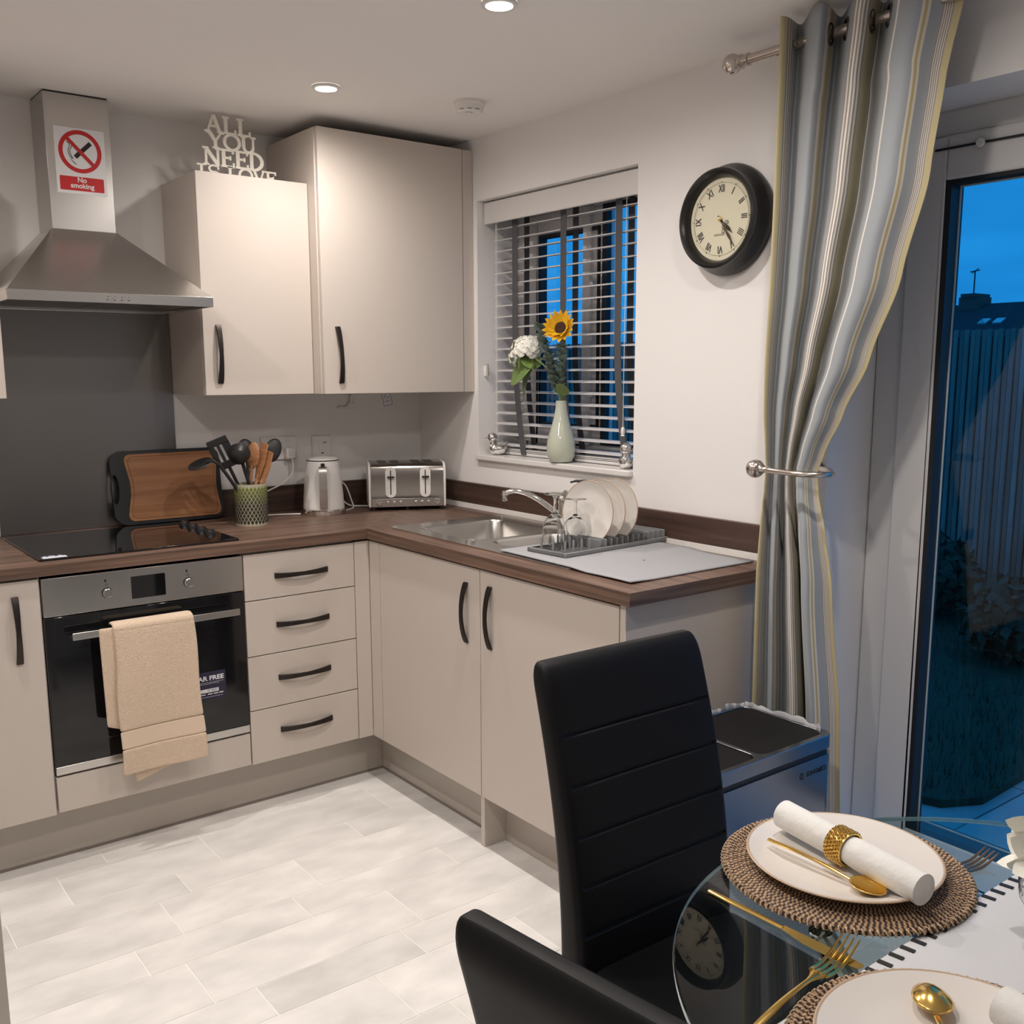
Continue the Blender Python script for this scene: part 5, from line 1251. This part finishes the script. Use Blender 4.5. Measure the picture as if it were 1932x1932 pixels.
# flowers in a glass bowl at the right edge
gv_ = thing('glass_bowl', 'round clear glass flower bowl on the table runner', 'bowl', (-1.058, -3.165, TZ+.003))
pr = [(.001,.003),(.03,.003),(.055,.015),(.07,.045),(.072,.07),(.062,.10),(.050,.115),(.048,.115),(.060,.098),(.0695,.07),(.067,.046),(.053,.018),(.028,.006),(.001,.006)]
o = MB().lathe([(a*.92, b*.78) for a, b in pr], 40).build('bowl', GLASSC, None); o.parent = gv_
bl = thing('white_bouquet', 'white artificial blossoms standing in the glass bowl', 'flowers', (-1.058, -3.165, TZ+.010))
bp_ = petal_mesh(.050, .042, .35, 'petal', PETW)
for k in range(9):
    a = 2*PI*k/9; c0 = Vector((.042*math.cos(a), .042*math.sin(a), .080+.012*(k % 3)))
    if k % 1 == 0:
        o = MB().tube([(0,0,.01),(c0.x*.5,c0.y*.5,.05),tuple(c0)], .0022, 6).build('stem', STEM, None); o.parent = bl
    d0 = (Vector((math.cos(a), math.sin(a), .45))).normalized(); q = d0.to_track_quat('Z','Y').to_matrix().to_4x4()
    for j in range(5): addp('petal', bp_, bl, T(*c0) @ q @ Matrix.Rotation(2*PI*j/5+k, 4, 'Z') @ Matrix.Rotation(math.radians(28), 4, 'X'))
o = MB().sphere((0,0,.032), 1, 20, 12, (.045,.045,.024)).build('moss_ball', mat('bark', (.055,.035,.022), .9, bump=((120,120,120), 1, .01)), None); o.parent = bl

# ------------------------------------------------------------------ ceiling fittings
def downlight(x, y, lb):
    d = thing('downlight', lb, 'downlight', (x, y, CZ-.012), group='recessed ceiling downlights')
    o = MB().lathe([(.030,.008),(.034,.0035),(.043,.0045),(.044,.0105),(.043,.0118)], 40, cap0=False, cap1=False).build('bezel', WHITEP, None); o.parent = d
    o = MB().lathe([(.001,.0065),(.031,.0065),(.031,.0085),(.001,.0085)], 32).build('lens', mat('lamp_lens', (1,1,1), .5, emit=(1,.95,.88), estr=18), None); o.parent = d
    L = bpy.data.lights.new('downlight_lamp', 'SPOT'); L.energy = LAMP_POWER; L.color = LAMP_COLOR; L.spot_size = math.radians(177); L.spot_blend = 1.0; L.shadow_soft_size = .03
    lo = bpy.data.objects.new('lamp', L); COL.objects.link(lo); lo.parent = d; lo.location = (0,0,.001)
for x, y, lb in ((-.774,-.7134,'downlight in front of the wall cupboards'), (-.770,-1.601,'downlight at the top edge of the picture'), (-.770,-2.489,'ceiling downlight between dining table and patio door'), (-1.90,-.90,'ceiling downlight above the left of the kitchen'), (-1.90,-1.75,'ceiling downlight above the kitchen entrance'), (-1.90,-2.60,'ceiling downlight above the near dining chair')): downlight(x, y, lb)
sd_ = thing('smoke_alarm', 'white round smoke alarm on the ceiling', 'smoke alarm', (-.3146, -.8317, CZ))
MB().lathe([(.050,-.0005),(.050,-.010),(.046,-.012),(.045,-.030),(.040,-.036),(.001,-.037)], 40, (-.3146,-.8317,CZ)).build('body', WHITEP, sd_)
for a in (200, 235, 268): 
    r = math.radians(a); box(-.008,.008,-.0005,.0008,-.004,-.002).xf(T(-.3146+.0452*math.cos(r), -.8317+.0452*math.sin(r), CZ-.026) @ Matrix.Rotation(r+PI/2, 4, 'Z')).build('vent_slot', BLACKP, sd_)
MB().lathe([(.012,-.0368),(.012,-.039),(.001,-.0395)], 20, (-.327,-.845,CZ)).build('test_button', WHITEP, sd_)

# ------------------------------------------------------------------ garden outside
GZ = -.15
gp = mat('patio_slab', (.36,.36,.36), .8, noise=((3,3,3), (.46,.46,.46), .3, .7), vary=.08)
pv = struct(box(.28, 3.2, -5.5, 4.5, GZ-.06, GZ-.008).build('patio', mat('patio_joint', (.12,.12,.12), .9), smooth=False))
for i in range(5):
    for j in range(17):
        x0 = .29+i*.58; y0 = -5.5+j*.585
        box(-.285,.285,-.288,.288,-.008,0).build('slab', gp, pv, smooth=False).location = (x0+.29, y0+.29, GZ)
LAWN = mat('lawn_soil', (.016,.026,.012), .9, noise=((8,8,8), (.030,.045,.02), .3, .7))
lw = struct(MB().prism([(1.05,-1.87),(1.2,-1.95),(1.7,-1.93),(2.6,-2.3),(3.2,-3.5),(3.6,-5.6),(16,-9),(16,14),(.33,14),(.33,-1.0),(.95,-1.55)], .03, 'xy', GZ+.001).build('lawn', LAWN, smooth=False))
gb = MB(); rnd = random.Random(3)
def blade(x, y, h):
    a = rnd.uniform(0, 2*PI); l = rnd.uniform(.1,.5)*h; w = .0025
    gb.add([(x-w*math.sin(a), y+w*math.cos(a), GZ+.03), (x+w*math.sin(a), y-w*math.cos(a), GZ+.03), (x+l*math.cos(a), y+l*math.sin(a), GZ+.03+h)], [(0,1,2)])
for k in range(16000):
    x = .4+rnd.random()**1.5*3.6; y = -2.6+rnd.random()*6
    if x < 1.05 and y < -1.0 - (x-.33)*1.2: continue
    if x >= 1.05 and y < -1.95-max(0, x-1.8)*.5: continue
    blade(x, y, rnd.uniform(.03,.09))
gm = mat('grass_blade', (.022,.040,.014), .8)
me = bpy.data.meshes.new('grass'); me.from_pydata(gb.v, [], gb.f); me.materials.append(gm); o = bpy.data.objects.new('grass', me); COL.objects.link(o)
o['kind'] = 'stuff'; o['label'] = 'rough dark grass at the edge of the paving'; o['category'] = 'grass'
def shrub(x, y, s, lb):
    t = thing('shrub', lb, 'shrub', (x, y, GZ+.031), group='dark garden shrubs')
    b = MB(); r2 = random.Random(int(x*100))
    for k in range(900):
        d_ = Vector((r2.gauss(0,1), r2.gauss(0,1), r2.gauss(0,1))).normalized(); rr = s*r2.uniform(.75,1.02); c0 = Vector((d_.x*rr, d_.y*rr, s*.75+d_.z*rr*.75))
        a = Vector((r2.gauss(0,1), r2.gauss(0,1), r2.gauss(0,1))).normalized()*.05; e_ = d_.cross(a).normalized()*.03
        b.add([c0-a, c0+e_, c0+a, c0-e_], [(0,1,2,3)])
    o = b.build('foliage', mat('shrub_leaf', (.018,.034,.016), .7), None, smooth=False); o.parent = t; o['kind'] = 'stuff'
    o = MB().sphere((0,0,s*.72), s*.8, 16, 10, (1,1,.78)).build('crown', mat('shrub_core', (.008,.014,.008), .9), None); o.parent = t
    o = MB().tube([(0,0,0),(0,0,s*.5)], .03, 8).build('stem', mat('shrub_bark', (.03,.022,.015), .9), None); o.parent = t
shrub(3.1, -1.15, .30, 'dark rounded shrub on the lawn near the paving'); shrub(3.65, -.25, .36, 'dark rounded shrub in front of the fence'); shrub(3.75, -2.1, .40, 'dark shrub at the right edge of the glass door view')
pp = thing('garden_pot', 'dark glazed garden pot outside by the door frame', 'pot', (.46, -1.83, GZ))
o = MB().lathe([(.07,0),(.10,.03),(.13,.10),(.14,.16),(.15,.19),(.15,.21),(.13,.21),(.125,.17),(.001,.16)], 28).build('body', mat('blue_glaze', (.03,.05,.10), .2), None); o.parent = pp
# fence
FXX = 4.25
fn = thing('garden_fence', 'tall fence of upright timber boards behind the garden', 'fence', (FXX, 2, GZ+.031))
fm = mat('fence_timber', (.16,.14,.12), .85, noise=((8,8,2), (.27,.245,.215), .3, .7), vary=.2)
bme = [box(-.008, .008, -.0145, .0145, 0, h).mesh('board') for h in (1.83, 1.835)]
for b in bme: b.materials.append(fm)
k = 0; y = -2.4
while y < 7.0:
    o = place('board', bme[k % 2], fn, (FXX + (.0 if k % 2 else .012), y, GZ+.031), smooth=False); y += .0385; k += 1
for zz in (.25, .95, 1.6): box(FXX+.035, FXX+.075, -2.5, 7.1, GZ+zz, GZ+zz+.07).build('rail', mat('fence_rail', (.05,.045,.04), .9), fn, smooth=False)
box(FXX+.08, FXX+.10, -2.5, 7.1, GZ+.032, GZ+1.82).build('backing', MATS['fence_rail'], fn, smooth=False)
# neighbouring house
hs = thing('house', 'dark neighbouring house roof with chimney behind the fence', 'house', (38, 4, -2.2))
hm = mat('house_brick', (.10,.06,.05), .9); rm = mat('roof_tile', (.022,.022,.028), .9)
box(34, 42, -22, 30, -2.2, 2.0).build('walls', hm, hs, smooth=False)
MB().loft([[(33.4,-22.5,2.0),(42.6,-22.5,2.0),(38,-22.5,4.15)], [(33.4,30.5,2.0),(42.6,30.5,2.0),(38,30.5,4.15)]]).build('roof', rm, hs, smooth=False)
import mathutils
def at_px(u, v, X):
    d_ = fw + rt2*((u-967.38)/1873.242) - up2*((v-1010.37)/1873.242); t_ = (X-(-2.3041))/d_.x; return Vector((-2.3041,-3.6413,1.439)) + d_*t_
c0 = at_px(1838, 590, 38)
ch = box(37.5, 38.5, c0.y-.42, c0.y+.42, 3.4, 4.42).build('chimney_stack', hm, hs, smooth=False)
box(37.4, 38.6, c0.y-.30, c0.y+.30, 4.42, 4.55).build('chimney_cap', hm, hs, smooth=False)
c1 = at_px(1838, 540, 38); an = MB(); an.tube([(38,c1.y,4.5),(38,c1.y,5.5)], .028, 6); an.tube([(38,c1.y-.2,5.5),(38,c1.y+.2,5.45)], .022, 6); an.tube([(38,c1.y-.14,5.58),(38,c1.y+.14,5.38)], .018, 6)
an.build('aerial', GASK, hs)
for uu in (1857, 1885):
    c_ = at_px(uu, 604, 36.2); zc = 2.0+(36.2-33.4)*(2.15/4.6)
    MB().box(-.22,.22,-.17,.17,-.02,.05).xf(T(36.2, c_.y, zc+.03) @ Matrix.Rotation(-math.atan2(2.15,4.6), 4, 'Y')).build('roof_window', mat('roof_window_glass', (.5,.55,.6), .1, .6), hs, smooth=False)
